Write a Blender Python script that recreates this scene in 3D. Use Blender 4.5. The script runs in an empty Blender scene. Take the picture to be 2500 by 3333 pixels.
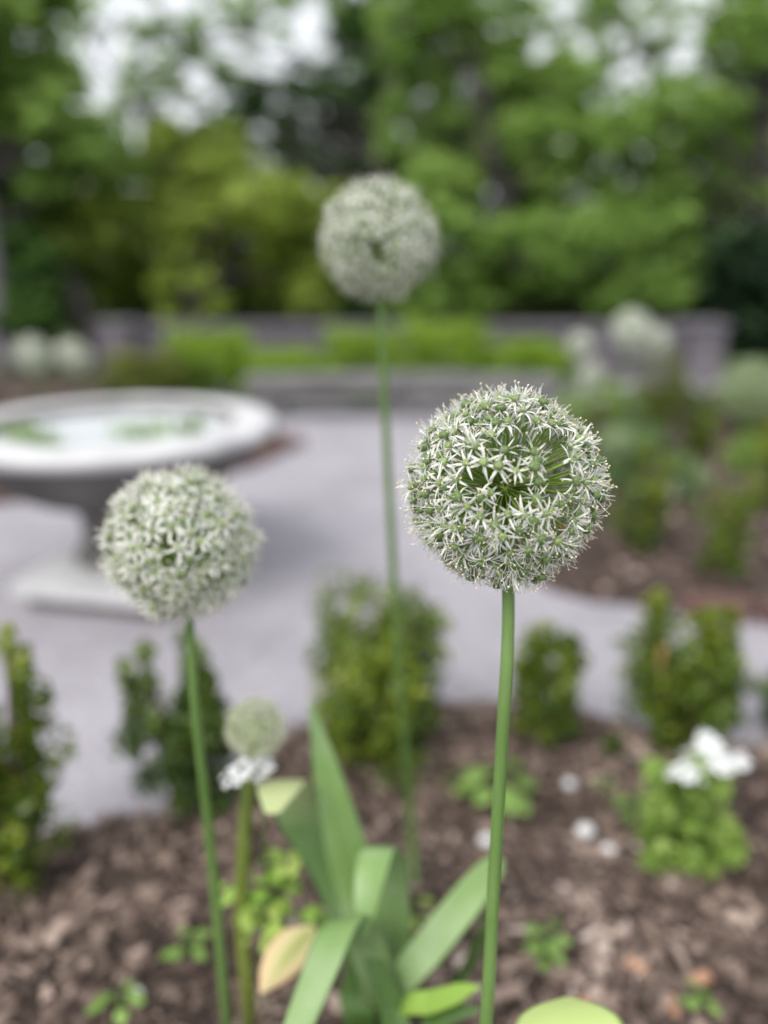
import bpy, math, random
import numpy as np
from mathutils import Vector, Matrix, Quaternion, noise as mnoise

# ------------------------------------------------------------------ camera, sky, sun, exposure
S = bpy.context.scene
COL = S.collection
PITCH = math.radians(17.5)
CAM_H = 1.05
cam_d = bpy.data.cameras.new('camera')
cam_d.sensor_fit = 'HORIZONTAL'
cam_d.sensor_width = 26.0
cam_d.lens = 26.0
cam_d.clip_start = 0.02
cam_d.clip_end = 600
cam_d.dof.use_dof = True
cam_d.dof.focus_distance = 0.565
cam_d.dof.aperture_fstop = 26.0 / 22.0
cam_d.dof.aperture_blades = 0
cam = bpy.data.objects.new('camera', cam_d)
cam.location = (0, 0, CAM_H)
cam.rotation_euler = (math.pi / 2 - PITCH, 0, 0)
COL.objects.link(cam)
S.camera = cam

SUN_EL, SUN_AZ = math.radians(50), math.radians(215)     # azimuth clockwise from +Y
W = bpy.data.worlds.new('World'); S.world = W; W.use_nodes = True
nt = W.node_tree
bg = nt.nodes['Background']
sky = nt.nodes.new('ShaderNodeTexSky'); sky.sky_type = 'NISHITA'; sky.sun_disc = False
sky.sun_elevation = SUN_EL; sky.sun_rotation = SUN_AZ
sky.air_density = 1.0; sky.dust_density = 3.0; sky.ozone_density = 1.0
hs = nt.nodes.new('ShaderNodeHueSaturation'); hs.inputs['Saturation'].default_value = 0.22
nt.links.new(sky.outputs[0], hs.inputs['Color'])
cl = nt.nodes.new('ShaderNodeMixRGB'); cl.inputs[0].default_value = .72      # high even cloud over the clear sky
cl.inputs[2].default_value = (6.95, 7.15, 7.55, 1)
nt.links.new(hs.outputs[0], cl.inputs[1])
nt.links.new(cl.outputs[0], bg.inputs['Color'])
bg.inputs['Strength'].default_value = 0.098
sun_d = bpy.data.lights.new('sun', 'SUN'); sun_d.energy = 1.5; sun_d.angle = math.radians(35); sun_d.color = (1, .955, .88)
sun = bpy.data.objects.new('sun', sun_d); COL.objects.link(sun)
sv = Vector((math.sin(SUN_AZ) * math.cos(SUN_EL), math.cos(SUN_AZ) * math.cos(SUN_EL), math.sin(SUN_EL)))
sun.rotation_euler = sv.to_track_quat('Z', 'Y').to_euler()
S.view_settings.view_transform = 'Standard'
S.view_settings.look = 'None'
S.view_settings.exposure = 0.9
S.view_settings.gamma = 1.0
S.render.engine = 'CYCLES'
S.cycles.max_bounces = 6
S.cycles.transparent_max_bounces = 4

# ------------------------------------------------------------------ measuring helpers
# photograph 2500 x 3333, focal length 2500 px
CP, SP = math.cos(PITCH), math.sin(PITCH)
def at(x, y, t):
    """a point of the place seen at photo pixel (x, y), t metres deep"""
    u = (x - 1250) / 2500; v = -(y - 1666.5) / 2500
    return Vector((u * t, (CP + v * SP) * t, CAM_H + (-SP + v * CP) * t))
def ground(x, y, z=0.0):
    v = -(y - 1666.5) / 2500
    return at(x, y, (z - CAM_H) / (-SP + v * CP))
def height_at(y, d):
    v = -(y - 1666.5) / 2500
    return CAM_H + (-SP + v * CP) / (CP + v * SP) * d
def across(x, p):
    """world x for photo column x, at the depth of point p"""
    t = p.y * CP - (p.z - CAM_H) * SP
    return (x - 1250) / 2500 * t
def px2m(n, p):
    return n / 2500 * (p.y * CP - (p.z - CAM_H) * SP)

# ------------------------------------------------------------------ mesh helpers
class MB:
    def __init__(s):
        s.v = []; s.f = []; s.m = []; s.a = []       # a: (across, along, tint)
    def vert(s, p, a=(0, 0, .5)):
        s.v.append(tuple(p)); s.a.append(a); return len(s.v) - 1
    def face(s, idx, m=0):
        s.f.append(tuple(idx)); s.m.append(m)
    def box(s, c, h, rot=None, m=0, tint=.5, taper=1.0):
        i = len(s.v)
        for z in (-1, 1):
            k = taper if z > 0 else 1
            for x, y in ((-1, -1), (1, -1), (1, 1), (-1, 1)):
                p = Vector((x * h[0] * k, y * h[1] * k, z * h[2]))
                if rot is not None: p = rot @ p
                s.vert(Vector(c) + p, (0, 0, tint))
        for q in ((0, 3, 2, 1), (4, 5, 6, 7), (0, 1, 5, 4), (1, 2, 6, 5), (2, 3, 7, 6), (3, 0, 4, 7)):
            s.face([i + k for k in q], m)
    def ribbon(s, pts, ws, sides, fold=0.0, m=0, tint=.5, nrm=None):
        n = len(pts); base = len(s.v)
        for k in range(n):
            p = Vector(pts[k]); sd = Vector(sides[k]) if isinstance(sides, list) else Vector(sides)
            if k < n - 1: tg = Vector(pts[k + 1]) - p
            else: tg = p - Vector(pts[k - 1])
            nn = sd.cross(tg)
            if nn.length > 1e-12: nn.normalize()
            w = ws[k]; y = k / (n - 1)
            s.vert(p - sd * w + nn * fold * w, (-1, y, tint))
            s.vert(p, (0, y, tint))
            s.vert(p + sd * w + nn * fold * w, (1, y, tint))
        for k in range(n - 1):
            a = base + 3 * k
            s.face((a, a + 1, a + 4, a + 3), m); s.face((a + 1, a + 2, a + 5, a + 4), m)
    def tube(s, pts, rs, n=6, m=0, tint=.5, cap=True):
        pts = [Vector(p) for p in pts]; base = len(s.v); L = len(pts)
        ref = None
        for k in range(L):
            tg = (pts[min(k + 1, L - 1)] - pts[max(k - 1, 0)])
            if tg.length < 1e-9: tg = Vector((0, 0, 1))
            tg.normalize()
            if ref is None:
                ref = tg.orthogonal().normalized()
            else:
                ref = (ref - tg * ref.dot(tg)).normalized()
            b = tg.cross(ref)
            for j in range(n):
                an = 2 * math.pi * j / n
                s.vert(pts[k] + (ref * math.cos(an) + b * math.sin(an)) * rs[k], (j / n, k / (L - 1), tint))
        for k in range(L - 1):
            for j in range(n):
                a = base + k * n + j; c = base + k * n + (j + 1) % n
                s.face((a, c, c + n, a + n), m)
        if cap:
            s.face([base + j for j in range(n)][::-1], m)
            s.face([base + (L - 1) * n + j for j in range(n)], m)
    def ball(s, c, r, seg=8, ring=5, m=0, tint=.5, fn=None, sq=(1, 1, 1), rot=None):
        base = len(s.v); c = Vector(c)
        def put(th, ph):
            d = Vector((math.sin(th) * math.cos(ph), math.sin(th) * math.sin(ph), math.cos(th)))
            k = fn(d, ph, th) if fn else 1
            p = Vector((d.x * sq[0], d.y * sq[1], d.z * sq[2])) * r * k
            if rot is not None: p = rot @ p
            return s.vert(c + p, (0, 1 - th / math.pi, tint))
        top = put(0, 0)
        for i in range(1, ring):
            for j in range(seg): put(math.pi * i / ring, 2 * math.pi * j / seg)
        bot = put(math.pi, 0)
        for j in range(seg):
            s.face((top, base + 1 + j, base + 1 + (j + 1) % seg), m)
            for i in range(ring - 2):
                a = base + 1 + i * seg + j; b = base + 1 + i * seg + (j + 1) % seg
                s.face((a, a + seg, b + seg, b), m)
            a = base + 1 + (ring - 2) * seg
            s.face((a + (j + 1) % seg, a + j, bot), m)
    def lathe(s, prof, seg=64, m=0, c=(0, 0, 0)):
        base = len(s.v); n = len(prof)
        for j in range(seg):
            an = 2 * math.pi * j / seg
            for r, z in prof: s.vert((c[0] + r * math.cos(an), c[1] + r * math.sin(an), c[2] + z))
        for j in range(seg):
            for k in range(n - 1):
                a = base + j * n + k; b = base + ((j + 1) % seg) * n + k
                s.face((a, b, b + 1, a + 1), m)
    def mesh(s, name, mats, smooth=True):
        me = bpy.data.meshes.new(name)
        me.from_pydata(s.v, [], s.f)
        for m in mats: me.materials.append(m)
        if len(mats) > 1: me.polygons.foreach_set('material_index', s.m)
        ar = np.array(s.a, dtype=np.float32)
        for i, nm in enumerate(('across', 'along', 'tint')):
            me.attributes.new(nm, 'FLOAT', 'POINT').data.foreach_set('value', np.ascontiguousarray(ar[:, i]))
        if smooth: me.polygons.foreach_set('use_smooth', [True] * len(s.f))
        me.update()
        return me
    def build(s, name, mats, parent=None, smooth=True, loc=None):
        return link(name, s.mesh(name, mats if isinstance(mats, list) else [mats], smooth), parent, loc)

def link(name, data, parent=None, loc=None):
    o = bpy.data.objects.new(name, data); COL.objects.link(o)
    if parent is not None:
        o.parent = parent
        o.matrix_parent_inverse = Matrix.Translation(-Vector(parent.location))
    if loc is not None: o.location = loc
    return o
def thing(name, loc, label, cat, group=None):
    o = bpy.data.objects.new(name, None); o.empty_display_size = .05
    COL.objects.link(o); o.location = loc
    return tag(o, label, cat, group)
def tag(o, label=None, cat=None, group=None, kind=None):
    if label: o['label'] = label
    if cat: o['category'] = cat
    if group: o['group'] = group
    if kind: o['kind'] = kind
    return o
def spline(ctrl, n):
    """Catmull-Rom through control points"""
    c = [Vector(p) for p in ctrl]
    c = [c[0] * 2 - c[1]] + c + [c[-1] * 2 - c[-2]]
    out = []; seg = len(c) - 3
    for k in range(n):
        u = k / (n - 1) * seg; i = min(int(u), seg - 1); f = u - i
        p0, p1, p2, p3 = c[i:i + 4]
        out.append(.5 * ((2 * p1) + (p2 - p0) * f + (2 * p0 - 5 * p1 + 4 * p2 - p3) * f * f + (3 * p1 - p0 - 3 * p2 + p3) * f ** 3))
    return out
def lerp_list(vals, n):
    return [float(np.interp(k / (n - 1) * (len(vals) - 1), range(len(vals)), vals)) for k in range(n)]

# ------------------------------------------------------------------ materials
def newmat(name):
    m = bpy.data.materials.new(name); m.use_nodes = True
    return m, m.node_tree, m.node_tree.nodes['Principled BSDF'], m.node_tree.nodes['Material Output']
def ramp(t, stops):
    r = t.nodes.new('ShaderNodeValToRGB'); e = r.color_ramp.elements
    while len(e) < len(stops): e.new(.5)
    for i, (p, c) in enumerate(stops):
        e[i].position = p; e[i].color = (c[0], c[1], c[2], 1)
    return r
def attr(t, name):
    a = t.nodes.new('ShaderNodeAttribute'); a.attribute_name = name; return a
def mth(t, op, a, b=None):
    n = t.nodes.new('ShaderNodeMath'); n.operation = op
    for i, q in enumerate((a, b)):
        if q is None: continue
        if hasattr(q, 'links'): t.links.new(q, n.inputs[i])
        else: n.inputs[i].default_value = q
    return n.outputs[0]
def noisetex(t, scale, detail=4, rough=.55, coord='Object', sc=None):
    tc = t.nodes.new('ShaderNodeTexCoord'); n = t.nodes.new('ShaderNodeTexNoise')
    n.inputs['Scale'].default_value = scale; n.inputs['Detail'].default_value = detail; n.inputs['Roughness'].default_value = rough
    if sc:
        mp = t.nodes.new('ShaderNodeMapping'); mp.inputs['Scale'].default_value = sc
        t.links.new(tc.outputs[coord], mp.inputs[0]); t.links.new(mp.outputs[0], n.inputs['Vector'])
    else: t.links.new(tc.outputs[coord], n.inputs['Vector'])
    return n
def translucent(t, bsdf, out, colsock, amt):
    tr = t.nodes.new('ShaderNodeBsdfTranslucent'); mx = t.nodes.new('ShaderNodeMixShader')
    t.links.new(colsock, tr.inputs[0]); mx.inputs[0].default_value = amt
    t.links.new(bsdf.outputs[0], mx.inputs[1]); t.links.new(tr.outputs[0], mx.inputs[2])
    t.links.new(mx.outputs[0], out.inputs[0])
def leafmat(name, stops, trans=.35, rough=.5, spec=.3, rk=.86):
    stops = [(p, (c[0] * rk, c[1], c[2]) if c[1] > c[0] * 1.05 else c) for p, c in stops]     # fresh, not olive, greens
    m, t, b, o = newmat(name)
    r = ramp(t, stops); t.links.new(attr(t, 'tint').outputs['Fac'], r.inputs[0])
    t.links.new(r.outputs[0], b.inputs['Base Color'])
    b.inputs['Roughness'].default_value = rough; b.inputs['Specular IOR Level'].default_value = spec
    if trans: translucent(t, b, o, r.outputs[0], trans)
    return m
def noisemat(name, stops, scale, rough=.85, bump=.0, bdist=.01, detail=6, sc=None, spec=.25, trans=0):
    m, t, b, o = newmat(name)
    n = noisetex(t, scale, detail, sc=sc); r = ramp(t, stops)
    t.links.new(n.outputs['Fac'], r.inputs[0]); t.links.new(r.outputs[0], b.inputs['Base Color'])
    b.inputs['Roughness'].default_value = rough; b.inputs['Specular IOR Level'].default_value = spec
    if bump:
        bp = t.nodes.new('ShaderNodeBump'); bp.inputs['Strength'].default_value = bump; bp.inputs['Distance'].default_value = bdist
        t.links.new(n.outputs['Fac'], bp.inputs['Height']); t.links.new(bp.outputs[0], b.inputs['Normal'])
    if trans: translucent(t, b, o, r.outputs[0], trans)
    return m
def petalmat(name, tip, mid, base, trans=.3):
    """white tepal with a faint green midrib near its base"""
    m, t, b, o = newmat(name)
    ac = mth(t, 'ABSOLUTE', attr(t, 'across').outputs['Fac'])
    al = attr(t, 'along').outputs['Fac']
    f = mth(t, 'MULTIPLY', mth(t, 'SUBTRACT', 1.0, ac), mth(t, 'SUBTRACT', 1.05, al))
    tint = attr(t, 'tint').outputs['Fac']
    r = ramp(t, [(0, tip), (.55, mid), (1, base)])
    t.links.new(mth(t, 'MULTIPLY', f, mth(t, 'ADD', tint, .3)), r.inputs[0])
    t.links.new(r.outputs[0], b.inputs['Base Color'])
    b.inputs['Roughness'].default_value = .5; b.inputs['Specular IOR Level'].default_value = .3
    translucent(t, b, o, r.outputs[0], trans)
    return m
M = {}
M['petal'] = petalmat('petal_white', (.89, .89, .86), (.83, .86, .75), (.46, .58, .28))
M['petal_faded'] = petalmat('petal_faded_green', (.36, .42, .28), (.30, .38, .2), (.22, .3, .12))
M['petal_young'] = petalmat('petal_pale_green', (.72, .76, .56), (.6, .68, .38), (.35, .48, .16))
M['filament'] = leafmat('filament', [(0, (.78, .80, .72)), (1, (.86, .86, .82))], .3)
M['anther'] = leafmat('anther', [(0, (.74, .62, .36)), (1, (.85, .80, .62))], 0, .7)
M['ovary'] = leafmat('ovary', [(0, (.06, .105, .03)), (.45, (.125, .195, .058)), (1, (.27, .36, .125))], .08, .38, .45, 1.0)
M['dry'] = leafmat('dry_floret', [(0, (.36, .17, .06)), (1, (.62, .36, .17))], .25, .8)
M['pedicel'] = leafmat('pedicel', [(0, (.17, .26, .03)), (.6, (.29, .40, .07)), (1, (.48, .56, .18))], .35, .42, .4, .9)
M['receptacle'] = leafmat('receptacle', [(0, (.3, .42, .07)), (1, (.4, .5, .1))], .1, .45, rk=1)

def stemmat(name, c0, c1, c2):
    m, t, b, o = newmat(name)
    n = noisetex(t, 60, 5, .6, sc=(1, 1, .08)); n2 = noisetex(t, 9, 3, sc=(1, 1, .5))
    mix = mth(t, 'ADD', mth(t, 'MULTIPLY', n.outputs['Fac'], .5), mth(t, 'MULTIPLY', n2.outputs['Fac'], .5))
    r = ramp(t, [(.3, c0), (.5, c1), (.7, c2)]); t.links.new(mix, r.inputs[0])
    # rubbed pale specks in the waxy bloom
    sp = noisetex(t, 420, 2); sr = ramp(t, [(.70, (0, 0, 0)), (.78, (1, 1, 1))]); t.links.new(sp.outputs['Fac'], sr.inputs[0])
    mx = t.nodes.new('ShaderNodeMixRGB'); mx.inputs[2].default_value = (.30, .40, .2, 1)
    t.links.new(mth(t, 'MULTIPLY', sr.outputs[0], .4), mx.inputs[0]); t.links.new(r.outputs[0], mx.inputs[1])
    t.links.new(mx.outputs[0], b.inputs['Base Color'])
    b.inputs['Roughness'].default_value = .42; b.inputs['Specular IOR Level'].default_value = .4
    b.inputs['Subsurface Weight'].default_value = .0
    bp = t.nodes.new('ShaderNodeBump'); bp.inputs['Strength'].default_value = .25; bp.inputs['Distance'].default_value = .0006
    t.links.new(n.outputs['Fac'], bp.inputs['Height']); t.links.new(bp.outputs[0], b.inputs['Normal'])
    return m
M['stem'] = stemmat('allium_stem', (.068, .132, .028), (.105, .188, .046), (.155, .25, .075))
M['stem_olive'] = stemmat('olive_stem', (.10, .14, .02), (.15, .195, .035), (.21, .25, .055))

def strapmat(name, g0, g1, bloom, pale=None):
    m, t, b, o = newmat(name)
    ac = attr(t, 'across').outputs['Fac']; al = attr(t, 'along').outputs['Fac']
    cb = t.nodes.new('ShaderNodeCombineXYZ')
    t.links.new(mth(t, 'MULTIPLY', ac, 14.0), cb.inputs[0]); t.links.new(mth(t, 'MULTIPLY', al, 1.2), cb.inputs[1])
    t.links.new(mth(t, 'MULTIPLY', attr(t, 'tint').outputs['Fac'], 20.0), cb.inputs[2])
    n = t.nodes.new('ShaderNodeTexNoise'); n.inputs['Scale'].default_value = 1.0; n.inputs['Detail'].default_value = 3
    t.links.new(cb.outputs[0], n.inputs['Vector'])
    n2 = noisetex(t, 14, 4)
    r = ramp(t, [(.35, g0), (.65, g1)]); t.links.new(n.outputs['Fac'], r.inputs[0])
    mx = t.nodes.new('ShaderNodeMixRGB'); mx.inputs[2].default_value = (*bloom, 1)
    rr = ramp(t, [(.40, (0, 0, 0)), (.68, (1, 1, 1))]); t.links.new(n2.outputs['Fac'], rr.inputs[0])
    t.links.new(mth(t, 'MULTIPLY', rr.outputs[0], .7), mx.inputs[0]); t.links.new(r.outputs[0], mx.inputs[1])
    last = mx.outputs[0]
    if pale:
        m2 = t.nodes.new('ShaderNodeMixRGB'); m2.inputs[2].default_value = (*pale, 1)
        pr = ramp(t, [(.42, (0, 0, 0)), (.60, (1, 1, 1))]); t.links.new(al, pr.inputs[0])  # pale green tip, with skylight on the bend put into its colour
        t.links.new(pr.outputs[0], m2.inputs[0]); t.links.new(last, m2.inputs[1]); last = m2.outputs[0]
    t.links.new(last, b.inputs['Base Color'])
    b.inputs['Roughness'].default_value = .4; b.inputs['Specular IOR Level'].default_value = .4
    translucent(t, b, o, last, .25)
    return m
M['strap'] = strapmat('strap_leaf', (.15, .28, .07), (.30, .46, .16), (.35, .48, .26))
M['strap_pale'] = strapmat('strap_leaf_pale_tip', (.13, .25, .08), (.21, .35, .13), (.27, .39, .22), (.53, .60, .30))
M['strap_dark'] = strapmat('strap_leaf_deep', (.055, .125, .022), (.105, .20, .045), (.14, .24, .085))
M['strap_blue'] = strapmat('strap_leaf_blue', (.18, .31, .10), (.29, .43, .16), (.37, .48, .28))

def yellowleaf():
    m, t, b, o = newmat('yellowing_leaf')
    ac = mth(t, 'ABSOLUTE', attr(t, 'across').outputs['Fac']); al = attr(t, 'along').outputs['Fac']
    n = noisetex(t, 30, 4)
    f = mth(t, 'ADD', mth(t, 'MULTIPLY', ac, .75), mth(t, 'MULTIPLY', n.outputs['Fac'], .3))
    f = mth(t, 'ADD', f, mth(t, 'MULTIPLY', mth(t, 'POWER', al, 3.0), .35))
    r = ramp(t, [(.15, (.46, .55, .18)), (.36, (.76, .73, .34)), (.62, (.90, .80, .48)), (1, (.88, .66, .40))])
    t.links.new(f, r.inputs[0]); t.links.new(r.outputs[0], b.inputs['Base Color'])
    b.inputs['Roughness'].default_value = .5
    translucent(t, b, o, r.outputs[0], .35); return m
M['yellow_leaf'] = yellowleaf()
M['lime_leaf'] = leafmat('lime_leaf', [(0, (.26, .40, .05)), (.5, (.36, .50, .09)), (1, (.52, .58, .14))], .35, rk=.85)
M['weed'] = leafmat('weed_leaf', [(0, (.20, .32, .06)), (1, (.38, .50, .14))], .35)
M['pale_leaf'] = leafmat('pale_broad_leaf', [(0, (.50, .60, .20)), (1, (.60, .68, .28))], .3, rk=.95)
M['tuft'] = leafmat('white_flower_foliage', [(0, (.14, .23, .035)), (.5, (.28, .40, .075)), (1, (.46, .56, .15))], .3, rk=.9)
M['white_flower'] = leafmat('white_flower', [(0, (.82, .84, .86)), (1, (.9, .9, .9))], .25)
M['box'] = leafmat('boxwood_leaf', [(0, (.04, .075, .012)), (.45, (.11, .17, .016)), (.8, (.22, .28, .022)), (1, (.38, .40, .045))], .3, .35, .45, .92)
M['box_dark'] = leafmat('boxwood_leaf_dark', [(0, (.035, .065, .018)), (.5, (.08, .13, .026)), (.9, (.16, .22, .035)), (1, (.28, .33, .05))], .25, .35, .45, .9)
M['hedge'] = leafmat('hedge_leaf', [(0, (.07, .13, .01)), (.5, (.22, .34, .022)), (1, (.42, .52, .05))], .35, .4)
M['pond_leaf'] = leafmat('pond_leaf', [(0, (.18, .26, .07)), (1, (.42, .50, .20))], .3)
M['olive'] = leafmat('olive_leaf', [(0, (.08, .10, .015)), (.5, (.15, .18, .03)), (1, (.26, .27, .06))], .3, rk=.85)
M['blue_leaf'] = leafmat('bluish_leaf', [(0, (.12, .20, .06)), (1, (.30, .38, .16))], .3)
M['twig'] = noisemat('twig', [(.3, (.10, .07, .05)), (.7, (.22, .16, .11))], 40, .9)
M['bark'] = noisemat('bark', [(.3, (.018, .015, .015)), (.7, (.05, .043, .042))], 9, .95, .6, .03, sc=(1, 1, .25))
M['bark_grey'] = noisemat('grey_bark', [(.3, (.12, .11, .12)), (.7, (.27, .25, .265))], 9, .95, .6, .03, sc=(1, 1, .25))
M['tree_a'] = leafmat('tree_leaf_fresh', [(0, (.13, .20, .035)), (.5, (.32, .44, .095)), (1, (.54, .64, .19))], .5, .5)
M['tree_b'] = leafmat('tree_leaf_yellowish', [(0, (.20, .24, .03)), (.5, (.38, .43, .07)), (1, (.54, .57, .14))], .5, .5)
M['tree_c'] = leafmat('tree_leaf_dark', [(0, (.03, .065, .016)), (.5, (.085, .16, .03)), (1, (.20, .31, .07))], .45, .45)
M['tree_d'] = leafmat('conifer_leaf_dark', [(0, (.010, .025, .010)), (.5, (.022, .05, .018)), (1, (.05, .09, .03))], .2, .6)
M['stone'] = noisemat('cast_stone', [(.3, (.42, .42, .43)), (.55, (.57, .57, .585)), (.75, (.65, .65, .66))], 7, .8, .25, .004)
M['stone_grey'] = noisemat('dark_grey_stone', [(.3, (.09, .085, .08)), (.55, (.14, .133, .128)), (.75, (.19, .182, .172))], 6, .85, .3, .004)  # darker grey than the rim and plinth
M['bench_stone'] = noisemat('bench_stone', [(.3, (.12, .115, .12)), (.7, (.20, .19, .197))], 6, .85, .3, .004)
M['wall'] = noisemat('grey_render', [(.3, (.095, .088, .1)), (.7, (.15, .138, .155))], 3, .9, .3, .006)
M['cope'] = noisemat('grey_coping', [(.3, (.11, .10, .115)), (.7, (.17, .157, .175))], 5, .9, .3, .004)
M['brick'] = noisemat('brick', [(.3, (.095, .052, .045)), (.6, (.15, .088, .076)), (.8, (.21, .14, .122))], 25, .9, .4, .003)
M['gravel'] = None
def gravelmat():
    m, t, b, o = newmat('gravel')
    v = t.nodes.new('ShaderNodeTexVoronoi'); v.inputs['Scale'].default_value = 85
    tc = t.nodes.new('ShaderNodeTexCoord'); t.links.new(tc.outputs['Object'], v.inputs['Vector'])
    n = noisetex(t, 2.2, 8, .68); n2 = noisetex(t, 16, 6, .7)
    r = ramp(t, [(.15, (.13, .122, .133)), (.5, (.325, .308, .342)), (.85, (.50, .478, .525))])
    f = mth(t, 'ADD', mth(t, 'MULTIPLY', v.outputs['Color'], .22), mth(t, 'ADD', mth(t, 'MULTIPLY', n.outputs['Fac'], .55), mth(t, 'MULTIPLY', n2.outputs['Fac'], .25)))
    t.links.new(f, r.inputs[0]); t.links.new(r.outputs[0], b.inputs['Base Color'])
    b.inputs['Roughness'].default_value = .9
    bp = t.nodes.new('ShaderNodeBump'); bp.inputs['Strength'].default_value = .7; bp.inputs['Distance'].default_value = .006
    t.links.new(v.outputs['Distance'], bp.inputs['Height']); t.links.new(bp.outputs[0], b.inputs['Normal'])
    return m
M['gravel'] = gravelmat()
M['soil'] = noisemat('bed_soil', [(.3, (.03, .021, .018)), (.5, (.06, .042, .036)), (.7, (.105, .077, .066))], 22, .95, .9, .02, 8)
M['chip'] = leafmat('mulch_chip', [(0, (.05, .037, .031)), (.35, (.14, .102, .084)), (.7, (.28, .21, .175)), (.9, (.45, .35, .30)), (1, (.58, .49, .44))], 0, .9, .2)
M['chip_orange'] = leafmat('orange_chip', [(0, (.33, .17, .10)), (1, (.46, .27, .18))], 0, .85, .2)
M['floor'] = noisemat('woodland_floor', [(.3, (.03, .035, .015)), (.5, (.05, .07, .02)), (.7, (.09, .12, .035))], 2.5, .95, .6, .05, 8)
M['dry_stalk'] = noisemat('dry_stalk', [(.3, (.30, .17, .07)), (.7, (.40, .27, .10))], 30, .8)
M['pebble'] = noisemat('white_pebble', [(.3, (.74, .74, .76)), (.7, (.85, .85, .86))], 30, .6)
def watermat():
    m, t, b, o = newmat('water')
    b.inputs['Base Color'].default_value = (.72, .76, .80, 1); b.inputs['Roughness'].default_value = .08
    b.inputs['Specular IOR Level'].default_value = .6
    n = noisetex(t, 9, 3); bp = t.nodes.new('ShaderNodeBump'); bp.inputs['Strength'].default_value = .8; bp.inputs['Distance'].default_value = .03
    t.links.new(n.outputs['Fac'], bp.inputs['Height']); t.links.new(bp.outputs[0], b.inputs['Normal'])
    return m
M['water'] = watermat()

# ------------------------------------------------------------------ foliage from leaf-sized faces
def foliage_mesh(name, centers, n, ln, wd, mat, seed, spread, up=.5, tint_c=None, jitter=.22, tint_up=0.0):
    """n leaves per centre; centres (k,3), spread (k,3) radii; each leaf a folded rhombus"""
    rg = np.random.default_rng(seed)
    C = np.repeat(np.asarray(centers, float), n, axis=0); SPR = np.repeat(np.asarray(spread, float), n, axis=0)
    K = len(C)
    d = rg.normal(size=(K, 3)); d /= np.linalg.norm(d, axis=1)[:, None]
    rad = rg.random(K)[:, None] ** (1 / 2.4)
    pos = C + d * rad * SPR
    nrm = rg.normal(size=(K, 3)) * .75 + d * .5; nrm[:, 2] += up
    nrm /= np.linalg.norm(nrm, axis=1)[:, None]
    ax = rg.normal(size=(K, 3)); ax -= nrm * (ax * nrm).sum(1)[:, None]; ax /= np.linalg.norm(ax, axis=1)[:, None]
    sd = np.cross(nrm, ax)
    L = ln * (.65 + .7 * rg.random(K))[:, None]; Wd = wd * (.7 + .6 * rg.random(K))[:, None]
    b = pos - ax * L * .5; tip = pos + ax * L * .5
    mid = pos - ax * L * .08 + nrm * Wd * .35
    V = np.stack([b, mid + sd * Wd * .5, tip, mid - sd * Wd * .5], axis=1).reshape(-1, 3)
    if tint_c is None: tint_c = np.full(len(centers), .45)
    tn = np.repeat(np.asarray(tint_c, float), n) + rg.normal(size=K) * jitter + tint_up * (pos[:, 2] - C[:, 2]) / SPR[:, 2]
    tn = np.clip(tn, 0, 1).astype(np.float32)
    me = bpy.data.meshes.new(name)
    me.vertices.add(4 * K); me.vertices.foreach_set('co', V.astype(np.float32).ravel())
    me.loops.add(4 * K); me.loops.foreach_set('vertex_index', np.arange(4 * K, dtype=np.int32))
    me.polygons.add(K); me.polygons.foreach_set('loop_start', np.arange(0, 4 * K, 4, dtype=np.int32))
    me.polygons.foreach_set('loop_total', np.full(K, 4, dtype=np.int32))
    me.materials.append(mat)
    me.attributes.new('tint', 'FLOAT', 'POINT').data.foreach_set('value', np.repeat(tn, 4))
    me.update(calc_edges=True)
    return me

# ------------------------------------------------------------------ ground, path, beds
def sheet(name, x0, x1, y0, y1, z, mat, nx=2, ny=2):
    mb = MB()
    for j in range(ny):
        for i in range(nx): mb.vert((x0 + (x1 - x0) * i / (nx - 1), y0 + (y1 - y0) * j / (ny - 1), z))
    for j in range(ny - 1):
        for i in range(nx - 1):
            a = j * nx + i; mb.face((a, a + 1, a + nx + 1, a + nx))
    return mb.build(name, mat)
tag(sheet('ground', -250, 250, -60, 400, -.012, M['floor']), kind='structure')
tag(sheet('gravel_path', -9, 9, -3, 7.6, 0, M['gravel']), kind='structure')

def inside(poly, x, y):
    c = False; n = len(poly)
    for i in range(n):
        x1, y1 = poly[i]; x2, y2 = poly[(i + 1) % n]
        if (y1 > y) != (y2 > y) and x < (x2 - x1) * (y - y1) / (y2 - y1) + x1: c = not c
    return c
def edge_dist(poly, x, y):
    best = 1e9; n = len(poly)
    for i in range(n):
        x1, y1 = poly[i]; x2, y2 = poly[(i + 1) % n]
        dx, dy = x2 - x1, y2 - y1; u = max(0, min(1, ((x - x1) * dx + (y - y1) * dy) / (dx * dx + dy * dy)))
        best = min(best, math.hypot(x - x1 - u * dx, y - y1 - u * dy))
    return best
def bed_z(poly, x, y, rise):
    if not inside(poly, x, y): return -.02 - .05 * min(.4, edge_dist(poly, x, y))
    e = edge_dist(poly, x, y)
    return rise * min(1, e / .1) ** .6 + (.010 * mnoise.noise((x * 9, y * 9, 1)) + .007 * mnoise.noise((x * 23, y * 23, 4))) * min(1, e / .08)
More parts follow.
